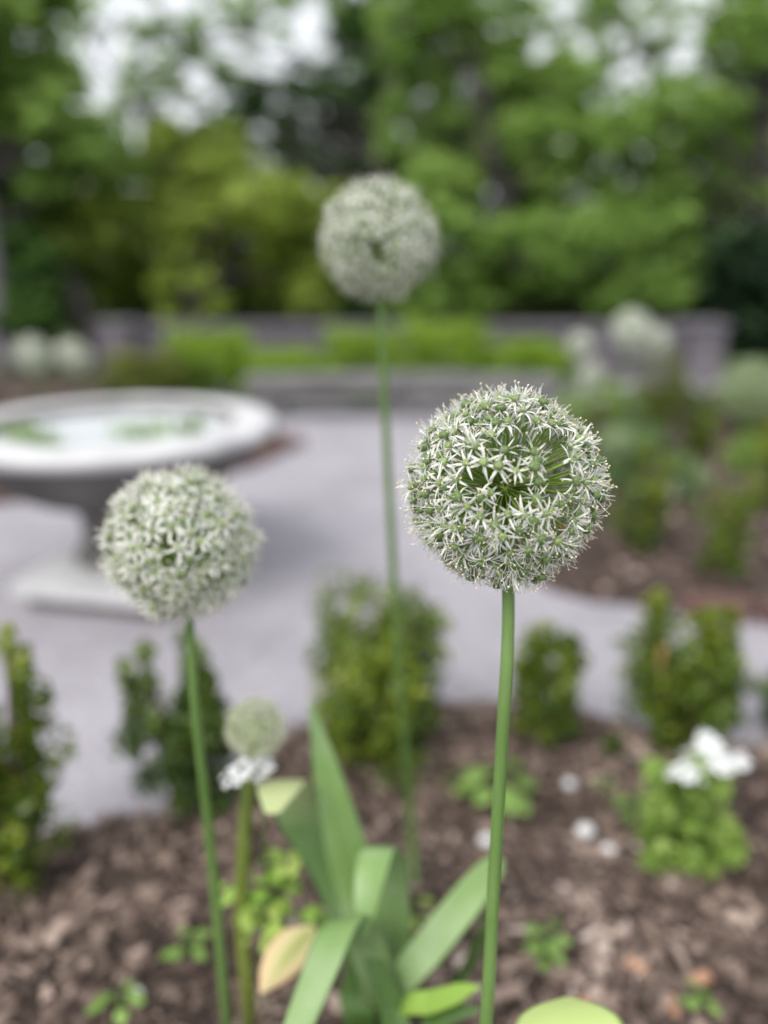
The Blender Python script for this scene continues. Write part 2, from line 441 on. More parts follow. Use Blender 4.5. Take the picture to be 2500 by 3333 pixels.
def bed(name, poly, rise, step):
    xs = [p[0] for p in poly]; ys = [p[1] for p in poly]
    x0, x1, y0, y1 = min(xs) - .06, max(xs) + .06, min(ys) - .06, max(ys) + .06
    nx = int((x1 - x0) / step) + 2; ny = int((y1 - y0) / step) + 2
    mb = MB(); idx = {}
    g = [[(x0 + step * i, y0 + step * j) for i in range(nx)] for j in range(ny)]
    for j in range(ny):
        for i in range(nx):
            x, y = g[j][i]; idx[i, j] = mb.vert((x, y, bed_z(poly, x, y, rise)))
    for j in range(ny - 1):
        for i in range(nx - 1):
            q = [idx[i, j], idx[i + 1, j], idx[i + 1, j + 1], idx[i, j + 1]]
            if max(mb.v[k][2] for k in q) > -.015: mb.face(q)
    return tag(mb.build(name, M['soil']), kind='structure')
def gxy(x, y):
    p = ground(x, y); return (p.x, p.y)
FRONT = [(-1.6, -.4)] + [gxy(*p) for p in ((-700, 2860), (-250, 2770), (0, 2725), (260, 2690), (520, 2640), (800, 2500), (1000, 2360), (1250, 2300), (1500, 2290), (1750, 2310), (1980, 2350), (2180, 2420), (2400, 2440), (2700, 2460), (3300, 2520))] + [(2.0, -.4)]
RIGHT = [gxy(*p) for p in ((1700, 1870), (1800, 1930), (1950, 1965), (2150, 1985), (2600, 2010), (3600, 2040), (3600, 1290), (2700, 1275), (2330, 1280), (1950, 1310), (1780, 1420), (1680, 1640))]
BACK = [(-7.5, 3.0), (-1.95, 3.5), (-1.35, 3.8), (-.86, 4.15), (-.60, 4.75), (-.75, 5.3), (-1.3, 5.9), (-1.6, 6.9), (-1.8, 7.9), (-7.5, 7.9)]
bed('mulch_bed_front', FRONT, .03, .03)
bed('mulch_bed_side', RIGHT, .045, .05)
bed('mulch_bed_back', BACK, .04, .08)
ZF = lambda x, y: bed_z(FRONT, x, y, .03)
ZR = lambda x, y: bed_z(RIGHT, x, y, .045)
ZB = lambda x, y: bed_z(BACK, x, y, .04)

def chips(name, label, poly, rise, n, box_, sz, seed):
    rg = random.Random(seed); mb = MB(); k = 0
    while k < n:
        x = rg.uniform(box_[0], box_[1]); y = rg.uniform(box_[2], box_[3])
        if not inside(poly, x, y): continue
        k += 1
        z = bed_z(poly, x, y, rise); lg = rg.random() < .14; L = sz * (.16 + .95 * rg.random() ** 2.2) * (1.8 if lg else 1); w = L * (rg.uniform(.10, .25) if lg else rg.uniform(.25, .7)); h = L * rg.uniform(.08, .2)
        rot = Matrix.Rotation(rg.uniform(0, 6.3), 3, 'Z') @ Matrix.Rotation(rg.gauss(0, .3), 3, 'Y') @ Matrix.Rotation(rg.gauss(0, .35), 3, 'X')
        tint = min(1, max(0, rg.betavariate(1.3, 2.0) + .3 * mnoise.noise((x * 5, y * 5, 9))))
        mb.box((x, y, z + h + rg.uniform(0, .006)), (L * .5, w * .5, h * .5), rot, 0, tint, rg.uniform(.55, .95))
        for j in range(len(mb.v) - 8, len(mb.v)):            # split, ragged ends
            v_ = mb.v[j]; mb.v[j] = (v_[0] + rg.gauss(0, w * .16), v_[1] + rg.gauss(0, w * .16), v_[2] + rg.gauss(0, h * .25))
    o = mb.build(name, M['chip'], smooth=False)
    return tag(o, label, 'mulch', kind='stuff')
chips('mulch_chips', 'brown and grey shredded bark chips covering the allium bed', FRONT, .03, 15000, (-1.0, 1.15, .45, 2.0), .034, 3)
chips('mulch_chips', 'reddish brown bark chips over the bed edged with bricks beside the path', RIGHT, .045, 4200, (.4, 3.0, 2.0, 4.6), .045, 4)
chips('mulch_chips', 'dark bark chips in the bed behind the stone basin', BACK, .04, 2500, (-3.5, -.9, 3.2, 6.5), .06, 5)

# brick edging: every brick a part
def edging(label, pts, rise):
    t = thing('brick_edging', (pts[0][0], pts[0][1], 0), label, 'edging')
    brk = MB(); brk.box((0, 0, 0), (.098, .048, .032), None, 0, .5, .97); bm = brk.mesh('brick', [M['brick']], False)
    rg = random.Random(len(pts) * 7 + int(pts[0][0] * 10))
    for (x1, y1), (x2, y2) in zip(pts[:-1], pts[1:]):
        L = math.hypot(x2 - x1, y2 - y1); n = max(1, int(L / .207)); a = math.atan2(y2 - y1, x2 - x1)
        for i in range(n):
            u = (i + .5) / n
            o = link('brick', bm, t); o.location = (x1 + (x2 - x1) * u, y1 + (y2 - y1) * u, rise + rg.uniform(-.006, .006))
            o.rotation_euler = (rg.gauss(0, .03), rg.gauss(0, .03), a + rg.gauss(0, .04))
edging('red brick edging in front of the shrub bed beside the path', [gxy(*p) for p in ((2200, 2005), (2450, 2015), (2700, 2030), (3000, 2045))], .03)
edging('red brick edging of the bed behind the stone basin', [(-2.6, 3.32), (-1.95, 3.44), (-1.33, 3.74), (-.81, 4.11), (-.54, 4.75)], .03)

# ------------------------------------------------------------------ wall, bench, basin
WD = 7.6
def wall():
    xl = (370 - 1250) / 2500 * 7.4; xr = (2300 - 1250) / 2500 * 7.4
    t = thing('garden_wall', ((xl + xr) / 2, WD, 0), 'low grey rendered garden wall behind the clipped hedge', 'wall')
    h = height_at(1074, WD)
    mb = MB(); n = 40
    mb.box(((xl + xr) / 2, WD + .15, h / 2 - .02), ((xr - xl) / 2 - .2, .14, h / 2 + .02)); mb.build('wall_body', M['wall'], t, False)
    k = 9
    for i in range(k):
        a = xl + .16 + (xr - xl - .32) * i / k; b = xl + .16 + (xr - xl - .32) * (i + 1) / k
        c = MB(); c.box(((a + b) / 2, WD + .15, h + .024), ((b - a) / 2 - .004, .18, .026)); c.build('coping_stone', M['cope'], t, False)
    for x in (xl, xr):
        c = MB(); c.box((x, WD + .12, h / 2), (.17, .2, h / 2 + .03)); p = c.build('pier', M['cope'], t, False)
        c = MB(); c.box((x, WD + .12, h + .055), (.20, .23, .025)); c.build('pier_cap', M['cope'], p, False)
wall()

def bench():
    f = ground(1250, 1365); D = f.y
    zs = height_at(1234, D)
    xl = across(785, Vector((0, D, zs))); xr = across(1830, Vector((0, D, zs)))
    t = thing('stone_bench', ((xl + xr) / 2, D + .2, 0), 'long grey stone bench in front of the clipped hedge', 'bench')
    n = 4
    def yy(x): return D + .22 - .10 * ((x - (xl + xr) / 2) / ((xr - xl) / 2)) ** 2 - .16 * max(0, (x - .6))
    for i in range(n):
        a = xl + (xr - xl) * i / n; b = xl + (xr - xl) * (i + 1) / n
        an = math.atan2(yy(b) - yy(a), b - a)
        c = MB(); c.box(((a + b) / 2, (yy(a) + yy(b)) / 2, zs - .05), ((b - a) / 2 - .003, .20, .05), Matrix.Rotation(an, 3, 'Z'))
        c.build('seat_slab', M['bench_stone'], t, False)
    for i in range(3):
        x = xl + .22 + (xr - xl - .44) * i / 2
        c = MB(); c.box((x, yy(x), (zs - .10) / 2), (.075, .15, (zs - .10) / 2 + .002)); c.build('bench_leg', M['bench_stone'], t, False)
bench()

BX, BY, BR = -.90, 2.54, .535
RIMZ = .572
def basin():
    t = thing('stone_basin', (BX, BY, 0), 'pale cast stone garden basin on a pedestal and square plinth', 'basin')
    mb = MB()
    prof = [(.0, RIMZ - .19), (.10, RIMZ - .185), (.25, RIMZ - .13), (.36, RIMZ - .06), (.385, RIMZ - .02), (.40, RIMZ), (.46, RIMZ + .004), (.505, RIMZ + .002),
            (.525, RIMZ - .005), (.535, RIMZ - .02), (.53, RIMZ - .038), (.515, RIMZ - .05), (.50, RIMZ - .06), (.485, RIMZ - .075), (.44, RIMZ - .135), (.37, RIMZ - .19), (.29, RIMZ - .235),
            (.21, RIMZ - .268), (.15, RIMZ - .295)]
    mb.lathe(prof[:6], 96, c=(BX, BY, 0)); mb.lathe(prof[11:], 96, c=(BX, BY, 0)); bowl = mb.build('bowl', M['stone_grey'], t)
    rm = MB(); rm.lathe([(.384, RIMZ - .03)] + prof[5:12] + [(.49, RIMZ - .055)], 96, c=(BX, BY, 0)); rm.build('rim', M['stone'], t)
    w = MB()
    w.lathe([(0, RIMZ - .035), (.15, RIMZ - .035), (.376, RIMZ - .035)], 64, c=(BX, BY, 0)); w.build('water', M['water'], bowl)
    p = MB()
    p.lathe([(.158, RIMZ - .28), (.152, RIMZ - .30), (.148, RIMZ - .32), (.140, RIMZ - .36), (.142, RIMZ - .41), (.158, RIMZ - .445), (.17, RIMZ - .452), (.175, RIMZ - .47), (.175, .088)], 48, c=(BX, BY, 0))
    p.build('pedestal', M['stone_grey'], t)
    q = MB(); r = Matrix.Rotation(math.radians(-12), 3, 'Z')
    q.box((BX + .03, BY - .055, .073), (.28, .28, .022), r, 0, .5, .985)
    q.build('plinth', M['stone'], t, False)
    q = MB(); q.box((BX + .03, BY - .055, .022), (.24, .24, .031), r)  # added dark inset slab: shade below the plinth edge put into colour
    q.build('shade_slab', M['stone_grey'], t, False)
basin()
# plants standing in the water
def leafball(name, label, cat, base, parts, mat, n, ln, wd, seed, group=None, stems=True, tint=.5, up=.5, tint_up=.25, jitter=.22, stem_mat=None):
    """a small plant: foliage gathered round several centres, thin stems to its foot"""
    t = thing(name, base, label, cat, group)
    cs = [p[0] for p in parts]; sp = [p[1] for p in parts]
    me = foliage_mesh('foliage', cs, n, ln, wd, mat, seed, sp, up, [tint + .12 * math.sin(i * 2.3 + seed) for i in range(len(cs))], jitter, tint_up)
    link('foliage', me, t)
    if stems:
        mb = MB()
        for c in cs:
            b = Vector(base); b.z -= .01
            m_ = b.lerp(Vector(c), .5); m_.x += (Vector(c) - b).x * -.15
            mb.tube(spline([b, m_, c], 6), lerp_list([.005, .0025], 6), 5)
        mb.build('stem', stem_mat or M['twig'], t)
    return t
wz = RIMZ - .036
for i, (dx, dy, r, lab) in enumerate(((-.27, -.12, .055, 'low green water plant tuft growing in the basin under the two far alliums'),
                                      (-.14, -.25, .05, 'small round green water plant near the inner lip of the basin'),
                                      (.12, -.10, .085, 'wide yellow green water plant clump in the middle of the basin water'),
                                      (.27, -.06, .04, 'tiny dark green water plant by the thick end of the basin rim'))):
    c = Vector((BX + dx, BY + dy, wz))
    parts = [((c.x + r * .8 * math.cos(a), c.y + r * .8 * math.sin(a), c.z + .012 + .02 * (k % 2)), (r * .6, r * .6, .025)) for k, a in enumerate((0, 1.3, 2.5, 3.8, 5))]
    leafball('water_plant', lab, 'plant', c, parts, M['pond_leaf'], 16, .03, .016, 50 + i, stem_mat=M['stem'])

# ------------------------------------------------------------------ hedge and shrubs
def shrub(name, label, base, w, h, mat, seed, group=None, n=26, per=60, leaf=.018, cat='shrub', tint=.42, spikes=0, tint_up=.5, zlow=.12, depth=None, jitter=.2, full=0, top_tint=.10):
    rg = random.Random(seed); base = Vector(base)
    t = thing(name, base, label, cat, group)
    cs = []; sp = []; tc = []
    dep = depth or w
    LOB = [(.30 * math.cos(j * 2.1 + seed) * rg.uniform(.5, 1.15), .3 * math.sin(j * 2.1 + seed), rg.uniform(.62, 1.06)) for j in range(7)]
    for k in range(n):
        u = (k + .5) / n
        z = h * (zlow + (.93 - zlow) * u); prof = (math.sin(math.pi * min(1, .22 + .70 * u ** .9))) ** (.25 if full else .6)
        a = k * 2.399 + rg.uniform(-.3, .3); rr = prof * math.sqrt(rg.uniform(.15, 1)) * .40
        if not full:                                     # several uneven shoots leaning apart
            lo = LOB[k % len(LOB)]; z *= lo[2]; f_ = .35 + .65 * u
            cs.append((base.x + w * (lo[0] * f_ + rr * .62 * math.cos(a)), base.y + dep * (lo[1] * f_ + rr * .62 * math.sin(a)), base.z + z))
        else: cs.append((base.x + w * rr * math.cos(a), base.y + dep * rr * math.sin(a), base.z + z))
        s_ = rg.uniform(.09, .2); sp.append((w * s_, dep * s_, h * s_ * .75)); tc.append(tint + rg.gauss(0, .12) + top_tint * u)  # leaf tint rises with height, as on young boxwood tips
    tips = []
    for k in range(spikes):
        a = k * 2.1 + seed; bx = base.x + w * .36 * math.cos(a) * rg.uniform(.4, 1); by = base.y + dep * .3 * math.sin(a)
        top = h * rg.uniform(.85, 1.18)
        for q in range(4):
            cs.append((bx + rg.gauss(0, .005), by, base.z + top * (.55 + .14 * q))); sp.append((w * .075, w * .075, h * .09)); tc.append(tint + .1 + q * .08)
        tips.append((bx, by, base.z + top))
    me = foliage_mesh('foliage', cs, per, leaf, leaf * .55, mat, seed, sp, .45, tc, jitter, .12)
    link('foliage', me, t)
    mb = MB()
    pts_ = tips + cs[::max(1, n // 6)]
    for c in pts_:
        c = Vector(c); b = base + Vector((rg.uniform(-.03, .03) * w, rg.uniform(-.03, .03) * w, -.02)); m_ = b.lerp(c, .5); m_.z += .08 * h
        mb.tube(spline([b, m_, c], 6), lerp_list([.010 * h / .4, .003], 6), 5)
    mb.build('stem', M['twig'], t)
    return t
def pshrub(label, x, ytop, ybase, wpx, mat, seed, zfn=None, **kw):
    p = ground(x, ybase)
    if zfn: p = ground(x, ybase, zfn(p.x, p.y)); 
    z0 = zfn(p.x, p.y) if zfn else 0
    p.z = z0
    h = height_at(ytop, p.y) - z0
    return shrub(kw.pop('name', 'boxwood_shrub'), label, p, px2m(wpx, p + Vector((0, 0, h / 2))), h, mat, seed, **kw)
GB = 'young boxwood shrubs along the edge of the allium bed'
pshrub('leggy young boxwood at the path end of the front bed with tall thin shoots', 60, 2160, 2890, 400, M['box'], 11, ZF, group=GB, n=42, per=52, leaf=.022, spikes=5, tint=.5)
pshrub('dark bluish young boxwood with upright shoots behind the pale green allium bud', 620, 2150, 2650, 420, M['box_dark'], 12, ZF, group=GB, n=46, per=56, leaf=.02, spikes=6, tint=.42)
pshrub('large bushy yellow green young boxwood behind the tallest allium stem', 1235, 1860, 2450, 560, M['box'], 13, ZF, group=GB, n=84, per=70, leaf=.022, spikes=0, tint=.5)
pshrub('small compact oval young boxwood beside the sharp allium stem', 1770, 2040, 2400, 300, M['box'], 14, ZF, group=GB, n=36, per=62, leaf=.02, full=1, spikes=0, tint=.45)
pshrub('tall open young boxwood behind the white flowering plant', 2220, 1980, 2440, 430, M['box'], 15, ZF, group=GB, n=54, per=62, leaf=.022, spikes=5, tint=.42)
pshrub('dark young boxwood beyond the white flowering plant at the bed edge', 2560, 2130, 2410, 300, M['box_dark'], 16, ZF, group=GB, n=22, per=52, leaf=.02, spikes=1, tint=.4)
pshrub('low dark green seedling boxwood on bare mulch beside the small oval boxwood', 1995, 2370, 2460, 130, M['box_dark'], 17, ZF, group=GB, n=8, per=30, leaf=.018, tint=.45)
GR = 'shrubs in the brick edged bed'
pshrub('upright boxwood standing near the corner of the brick edged bed', 2075, 1500, 1800, 195, M['box'], 18, ZR, group=GR, n=26, per=55, leaf=.026, spikes=2, tint=.4)
pshrub('dark bushy boxwood standing behind the red brick edging', 2345, 1610, 1880, 190, M['box'], 19, ZR, group=GR, n=24, per=50, leaf=.024, spikes=3, tint=.4)
pshrub('tall bright green boxwood deep in the brick edged bed', 2530, 1350, 1680, 210, M['box'], 20, ZR, group=GR, n=26, per=55, leaf=.028, spikes=2, tint=.55)
pshrub('rounded dark shrub behind the boxwood in the brick edged bed', 2275, 1320, 1490, 150, M['box'], 21, ZR, group=GR, n=22, per=50, leaf=.03, tint=.35)
pshrub('olive green rounded shrub below the white allium heads in front of the garden wall', 2140, 1145, 1480, 190, M['olive'], 22, ZR, group=GR, n=24, per=60, leaf=.032, tint=.5, zlow=.5)
pshrub('bluish leafy perennial clump at the foot of the olive shrub', 2080, 1350, 1560, 190, M['blue_leaf'], 23, ZR, group=GR, n=14, per=18, leaf=.09, tint=.5, zlow=.2, name='leafy_perennial', cat='plant')
pshrub('pale bluish leafy perennial beside the corner of the brick edged bed', 1985, 1380, 1590, 150, M['blue_leaf'], 24, ZR, group=GR, n=10, per=18, leaf=.08, tint=.8, zlow=.2, name='leafy_perennial', cat='plant')

for i, (x, yt, yb, w, mt, lab) in enumerate(((1960, 1235, 1370, 150, 'hedge', 'low green perennial mound at the wall below the small white alliums'),
        (2080, 1260, 1400, 170, 'blue_leaf', 'grey green perennial mound between the wall and the olive shrub'),
        (2250, 1245, 1370, 170, 'box_dark', 'dark green mound in front of the wall pier'),
        (2390, 1250, 1400, 180, 'box', 'green mound beside the wall pier under the dark evergreen'),
        (2520, 1260, 1420, 190, 'box_dark', 'dark mound behind the pale greenish allium'),
        (1850, 1290, 1420, 130, 'tuft', 'fresh green tuft at the near end of the stone bench'),
        (2420, 1420, 1540, 130, 'tuft', 'fresh green tuft beneath the pale greenish allium'),
        (2200, 1480, 1620, 130, 'blue_leaf', 'bluish tuft behind the tiny white allium'))):
    pshrub(lab, x, yt, yb, w * 1.2, M[mt], 140 + i, ZR, group=GR, n=18, per=40, leaf=.035, tint=.5, full=1, name='perennial_mound', cat='plant')
GH = 'clipped hedge shrubs behind the stone bench'
for i, (x, yt, w, lab) in enumerate(((470, 1135, 300, 'yellowish end shrub of the clipped hedge behind the basin'),
                                     (680, 1072, 330, 'tall rounded hedge shrub beside the yellowish end shrub'),
                                     (930, 1122, 330, 'hedge shrub above the basin end of the stone bench'),
                                     (1180, 1072, 330, 'hedge shrub behind the tallest allium stem'),
                                     (1450, 1045, 350, 'bright domed hedge shrub behind the middle of the stone bench'),
                                     (1720, 1090, 340, 'hedge shrub at the far end of the stone bench near the wall pier'))):
    d = 6.55 + (.12 if i in (1, 4) else 0) - (.3 if i == 0 else 0); z = height_at(yt + (6, 0, 14, -4, -10, 10)[i], d)
    x_ = (x - 1250) / 2500 * (d * CP + (CAM_H - z) * SP)
    shrub('hedge_shrub', lab, (x_, d, 0), w * 1.06 / 2500 * 6.6, z, M['olive' if i == 0 else 'hedge'], 30 + i, group=GH, n=60, per=70, leaf=.045, tint=.34, depth=.75, zlow=.10, full=1, top_tint=.45, cat='hedge', jitter=.2)  # hedge tint climbs steeply from dark base to pale top

# ------------------------------------------------------------------ trees
def tree(name, label, foot_x, d, blobs, mat, seed, clumps=36, per=38, leaf=.14, trunk_r=.13, bark='bark', group='trees behind the garden wall', dens=1.0, tint=.45, lean=0):
    """blobs: photo (x, y, radius) of the leafy masses of one crown, standing d metres away"""
    rg = random.Random(seed)
    fx = (foot_x - 1250) / 2500 * d
    base = Vector((fx, d, -.012))
    t = thing(name, base, label, 'tree', group)
    cs = []; sp = []; tc = []; hubs = []
    for bi, b in enumerate(blobs):
        dd = d + rg.uniform(-.8, .8) + (b[3] if len(b) > 3 else 0)
        c = at(b[0], b[1], dd); R = b[2] / 2500 * dd
        hubs.append(c); k = max(6, int(clumps * dens * (b[2] / 180) ** 1.6))
        for q in range(k):
            u = Vector((rg.gauss(0, 1), rg.gauss(0, 1), rg.gauss(0, 1))).normalized() * rg.uniform(.25, 1) ** .5
            cs.append((c.x + u.x * R, c.y + u.y * R * .9, c.z + u.z * R * .85))
            s_ = rg.uniform(.16, .34); sp.append((R * s_ * 1.25, R * s_ * 1.25, R * s_ * .7))
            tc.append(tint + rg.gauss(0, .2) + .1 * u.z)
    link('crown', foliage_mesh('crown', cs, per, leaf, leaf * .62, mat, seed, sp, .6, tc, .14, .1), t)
    mb = MB()
    low = min(h.z for h in hubs); top = max(h.z for h in hubs)
    fork = Vector((fx + lean * .5, d, max(.8, low * .8)))
    topc = max(hubs, key=lambda h: h.z)
    main = spline([base + Vector((0, 0, -.1)), base.lerp(fork, .5) + Vector((rg.uniform(-.05, .05), 0, 0)), fork, fork.lerp(topc, .55) + Vector((rg.uniform(-.2, .2), rg.uniform(-.2, .2), 0)), topc], 14)
    mb.tube(main, lerp_list([trunk_r * 1.35, trunk_r, trunk_r * .85, trunk_r * .5, .02], 14), 9)
    tr = mb.build('trunk', M[bark], t)
    for h in hubs:
        lb = MB()
        s_ = main[min(12, max(4, int(6 + 6 * (h.z - fork.z) / max(.5, top - fork.z) * .7)))]
        md = s_.lerp(h, .5); md.z += rg.uniform(.0, .25)
        lb.tube(spline([s_, md, h], 7), lerp_list([trunk_r * .42, .015], 7), 6)
        lb.build('limb', M['bark'], tr)
    return t
tree('broadleaf_tree', 'fresh green tree with a grey trunk standing beside the wall end near the basin', 18, 8.6,
     [(20, 130, 170), (150, 260, 120), (60, 380, 180), (260, 470, 130), (60, 600, 170), (-120, 250, 200), (-150, 500, 200), (350, 560, 110), (30, -40, 200), (-130, 60, 200), (180, 400, 120)], M['tree_a'], 61, bark='bark_grey', trunk_r=.17)
tree('broadleaf_tree', 'light yellow green spreading tree above the garden wall behind the basin', 640, 9.6,
     [(480, 620, 170), (690, 560, 170), (880, 690, 170), (600, 780, 190), (830, 860, 170), (1010, 930, 120), (400, 870, 170), (620, 960, 130), (960, 800, 120), (1000, 680, 120), (760, 720, 150), (300, 760, 150), (560, 520, 130)], M['tree_b'], 62)
tree('broadleaf_tree', 'dark tree with sky showing through it behind the tallest allium head', 1210, 16,
     [(760, 300, 110), (930, 240, 110), (1010, 360, 150), (1180, 200, 150), (1130, 90, 120), (1230, 440, 160), (1060, 540, 140), (820, 430, 110), (1300, 620, 150), (640, 120, 60), (580, 190, 60), (1280, 60, 160), (1150, 320, 140), (700, 440, 100), (520, 330, 70)], M['tree_c'], 63, trunk_r=.2, leaf=.17)
tree('broadleaf_tree', 'tall bright green tree rising over the hedge behind the sharp allium', 1620, 11.5,
     [(1440, 90, 170), (1620, 110, 150), (1380, 240, 130), (1560, 300, 190), (1780, 330, 150), (1480, 470, 160), (1740, 500, 180), (1900, 430, 130), (1600, 660, 180), (1850, 640, 170), (1330, 20, 150), (1520, -60, 190), (1700, 230, 140), (1860, 260, 120), (1350, 400, 150), (1420, 620, 150), (1640, 430, 170)], M['tree_a'], 64, trunk_r=.10, tint=.58)
tree('broadleaf_tree', 'mid green spreading tree low over the garden wall behind the wall pier', 1960, 10.2,
     [(1480, 800, 140), (1700, 830, 170), (1930, 820, 180), (2120, 800, 150), (1560, 960, 130), (1820, 980, 150), (2060, 970, 150), (2200, 940, 110), (1350, 980, 120)], M['tree_a'], 65, tint=.32)
tree('broadleaf_tree', 'leafy green tree leaning over the shrub bed beyond the wall pier', 2420, 10.8,
     [(2260, 380, 140), (2400, 300, 140), (2330, 560, 150), (2470, 480, 160), (2420, 120, 130), (2530, 250, 150), (2220, 560, 120), (2440, 680, 140), (2130, 330, 90), (2480, -20, 180), (2290, 200, 80), (2060, 440, 130), (2110, 620, 150), (2300, 700, 130), (2570, 80, 180)], M['tree_a'], 66, trunk_r=.15, tint=.45)
tree('broadleaf_tree', 'very dark dense evergreen tree beyond the wall pier', 2440, 10.0,
     [(2420, 860, 150), (2500, 1000, 170), (2420, 1100, 120), (2530, 1180, 150), (2360, 960, 80)], M['tree_d'], 67, clumps=50)
tree('broadleaf_tree', 'dark slender tree with black trunk beside the wall end', 292, 9.0,
     [(110, 740, 130), (230, 760, 110), (60, 870, 150), (180, 930, 110), (-60, 780, 130), (60, 1010, 110), (150, 1060, 100)], M['tree_c'], 68, trunk_r=.10)
tree('thin_leaved_tree', 'thin leaved tall tree with bright sky showing between its twigs', 560, 15,
     [(250, 60, 120), (420, 20, 110), (560, 100, 110), (470, 250, 110), (340, 330, 110), (700, 40, 120), (880, 60, 110), (640, 250, 110), (980, 20, 110), (230, 220, 90), (780, 180, 100)], M['tree_a'], 70, dens=.62, leaf=.14, trunk_r=.07, tint=.5)
tree('thin_leaved_tree', 'thin leaved tall tree with sky gaps beside the tall bright green tree', 2060, 15,
     [(1850, 40, 110), (2000, 60, 120), (2160, 40, 120), (2080, 180, 110), (1930, 170, 100), (2230, 130, 90), (2000, -40, 120)], M['tree_a'], 71, dens=.75, leaf=.14, trunk_r=.07, tint=.55)
bl = [(-200, 300), (150, 600), (480, 560), (850, 500), (1250, 380), (1650, 350), (2050, 400), (2450, 380), (2800, 350)]
for i, (x, y) in enumerate(bl):
    labs = ['far back tree beyond the grey trunked tree', 'far back tree seen through the dark slender tree', 'far back tree above the yellow green tree', 'far back tree between the yellow green tree and the tallest allium',
            'far back dark tree right behind the tallest allium head', 'far back tree behind the tall bright green tree', 'far back tree behind the low spreading tree', 'far back tree behind the leaning leafy tree', 'far back tree beyond the dark evergreen']
    tree('broadleaf_tree', labs[i], x, 19 + (i % 3) * 1.5, [(x, y - 60, 170), (x - 170, y + 60, 170), (x + 160, y + 80, 180), (x, y + 220, 220), (x - 190, y + 300, 200), (x + 190, y + 310, 200), (x - 60, y + 470, 220), (x + 140, y + 500, 200)], M['tree_c'], 80 + i, clumps=20, per=28, leaf=.2, trunk_r=.2, tint=.5)
GU = 'woodland undergrowth shrubs behind the garden wall'
for i in range(9):
    x = -3.9 + i * 1.35
    shrub('undergrowth_shrub', ['dark undergrowth shrub under the grey trunked tree', 'dark undergrowth shrub at the wall end', 'undergrowth shrub under the yellow green tree', 'undergrowth shrub beside the yellow green tree',
          'undergrowth shrub right behind the middle of the wall', 'undergrowth shrub behind the bright domed hedge shrub', 'undergrowth shrub beneath the low spreading tree', 'undergrowth shrub next to the wall pier', 'undergrowth shrub below the dark evergreen'][i],
          (x, 11.8 + .5 * (i % 2), -.012), 2.0, 1.5 + .25 * (i % 3), M['tree_c'], 100 + i, group=GU, n=36, per=60, leaf=.12, tint=.4)

# ------------------------------------------------------------------ allium flowers
def floret_mesh(kind, seed, wide=1.0):
    """white star floret, looking out along +Z: six tepals, six stamens, a style"""
    rg = random.Random(seed); mb = MB()
    L = {'open': .0135, 'reflex': .0135, 'cup': .0128, 'wither': .0120, 'dry': .005}[kind]
    for k in range(6):
        a = k * math.pi / 3 + rg.gauss(0, .13)
        ra = Vector((math.cos(a), math.sin(a), 0)); sd0 = Vector((-math.sin(a), math.cos(a), 0))
        e0 = {'open': .55, 'reflex': .15, 'cup': 1.1, 'wither': .5, 'dry': 1.2}[kind] + rg.gauss(0, .15)
        e1 = {'open': -.25, 'reflex': -1.0, 'cup': .8, 'wither': -.9, 'dry': 1.6}[kind] + rg.gauss(0, .35)
        p = ra * .0010; pts = [p.copy()]; sides = [sd0]; n = 6; Lk = L * rg.uniform(.85, 1.12); tw = rg.gauss(0, .5 if kind != 'wither' else 1.1)
        sw = rg.gauss(0, .25)
        for i in range(1, n):
            u = i / (n - 1); e = e0 + (e1 - e0) * u
            dirv = (ra * math.cos(e) + Vector((0, 0, math.sin(e))) + sd0 * sw * u).normalized()
            p = p + dirv * Lk / (n - 1); pts.append(p.copy())
            sides.append((Matrix.Rotation(tw * u, 3, dirv) @ sd0).normalized())
        wm = {'open': .00100, 'reflex': .00088, 'cup': .00088, 'wither': .0005, 'dry': .0007}[kind] * rg.uniform(.85, 1.15) * wide
        ws = [wm * q for q in (.55, .9, 1.0, .9, .62, .12)]
        mb.ribbon(pts, ws, sides, .35, 0, rg.uniform(.2, .9))
    if kind != 'dry':
        for k in range(6):
            a = k * math.pi / 3 + .5 + rg.gauss(0, .2); ra = Vector((math.cos(a), math.sin(a), 0)); sd0 = Vector((-math.sin(a), math.cos(a), 0))
            e = 1.0 + rg.gauss(0, .28); Ls = rg.uniform(.009, .0150); cv = rg.gauss(-.4, .5) if kind != 'wither' else rg.gauss(-1.4, 1.0)
            p = ra * .0012; pts = [p.copy()]
            for i in range(1, 5):
                u = i / 4; ee = e + cv * u
                p = p + (ra * math.cos(ee) + Vector((0, 0, math.sin(ee))) + sd0 * rg.gauss(0, .12)).normalized() * Ls / 4; pts.append(p.copy())
            mb.tube(pts, [.00042, .00038, .00033, .00028, .00022], 3, 1, rg.random(), False)
            if rg.random() < .5:
                mb.ball(pts[-1], .00062, 5, 3, 2, rg.random(), sq=(1, 1, 1.7), rot=Matrix.Rotation(rg.uniform(0, 3), 3, ra))
        mb.tube([(0, 0, .003), (rg.gauss(0, .0004), rg.gauss(0, .0004), .0085)], [.0003, .0002], 3, 1, .8, False)
    return mb
def make_florets(petal, wide):
    out = {}
    for kind, n in (('open', 5), ('reflex', 4), ('cup', 3), ('wither', 3), ('dry', 2)):
        out[kind] = []
        for i in range(n):
            mb = floret_mesh(kind, hash((kind, i)) % 1000 if False else (len(kind) * 37 + i * 11 + ord(kind[0])), wide)
            out[kind].append(mb.mesh('floret', [M['dry'] if kind == 'dry' else petal, M['filament'], M['anther']]))
    return out
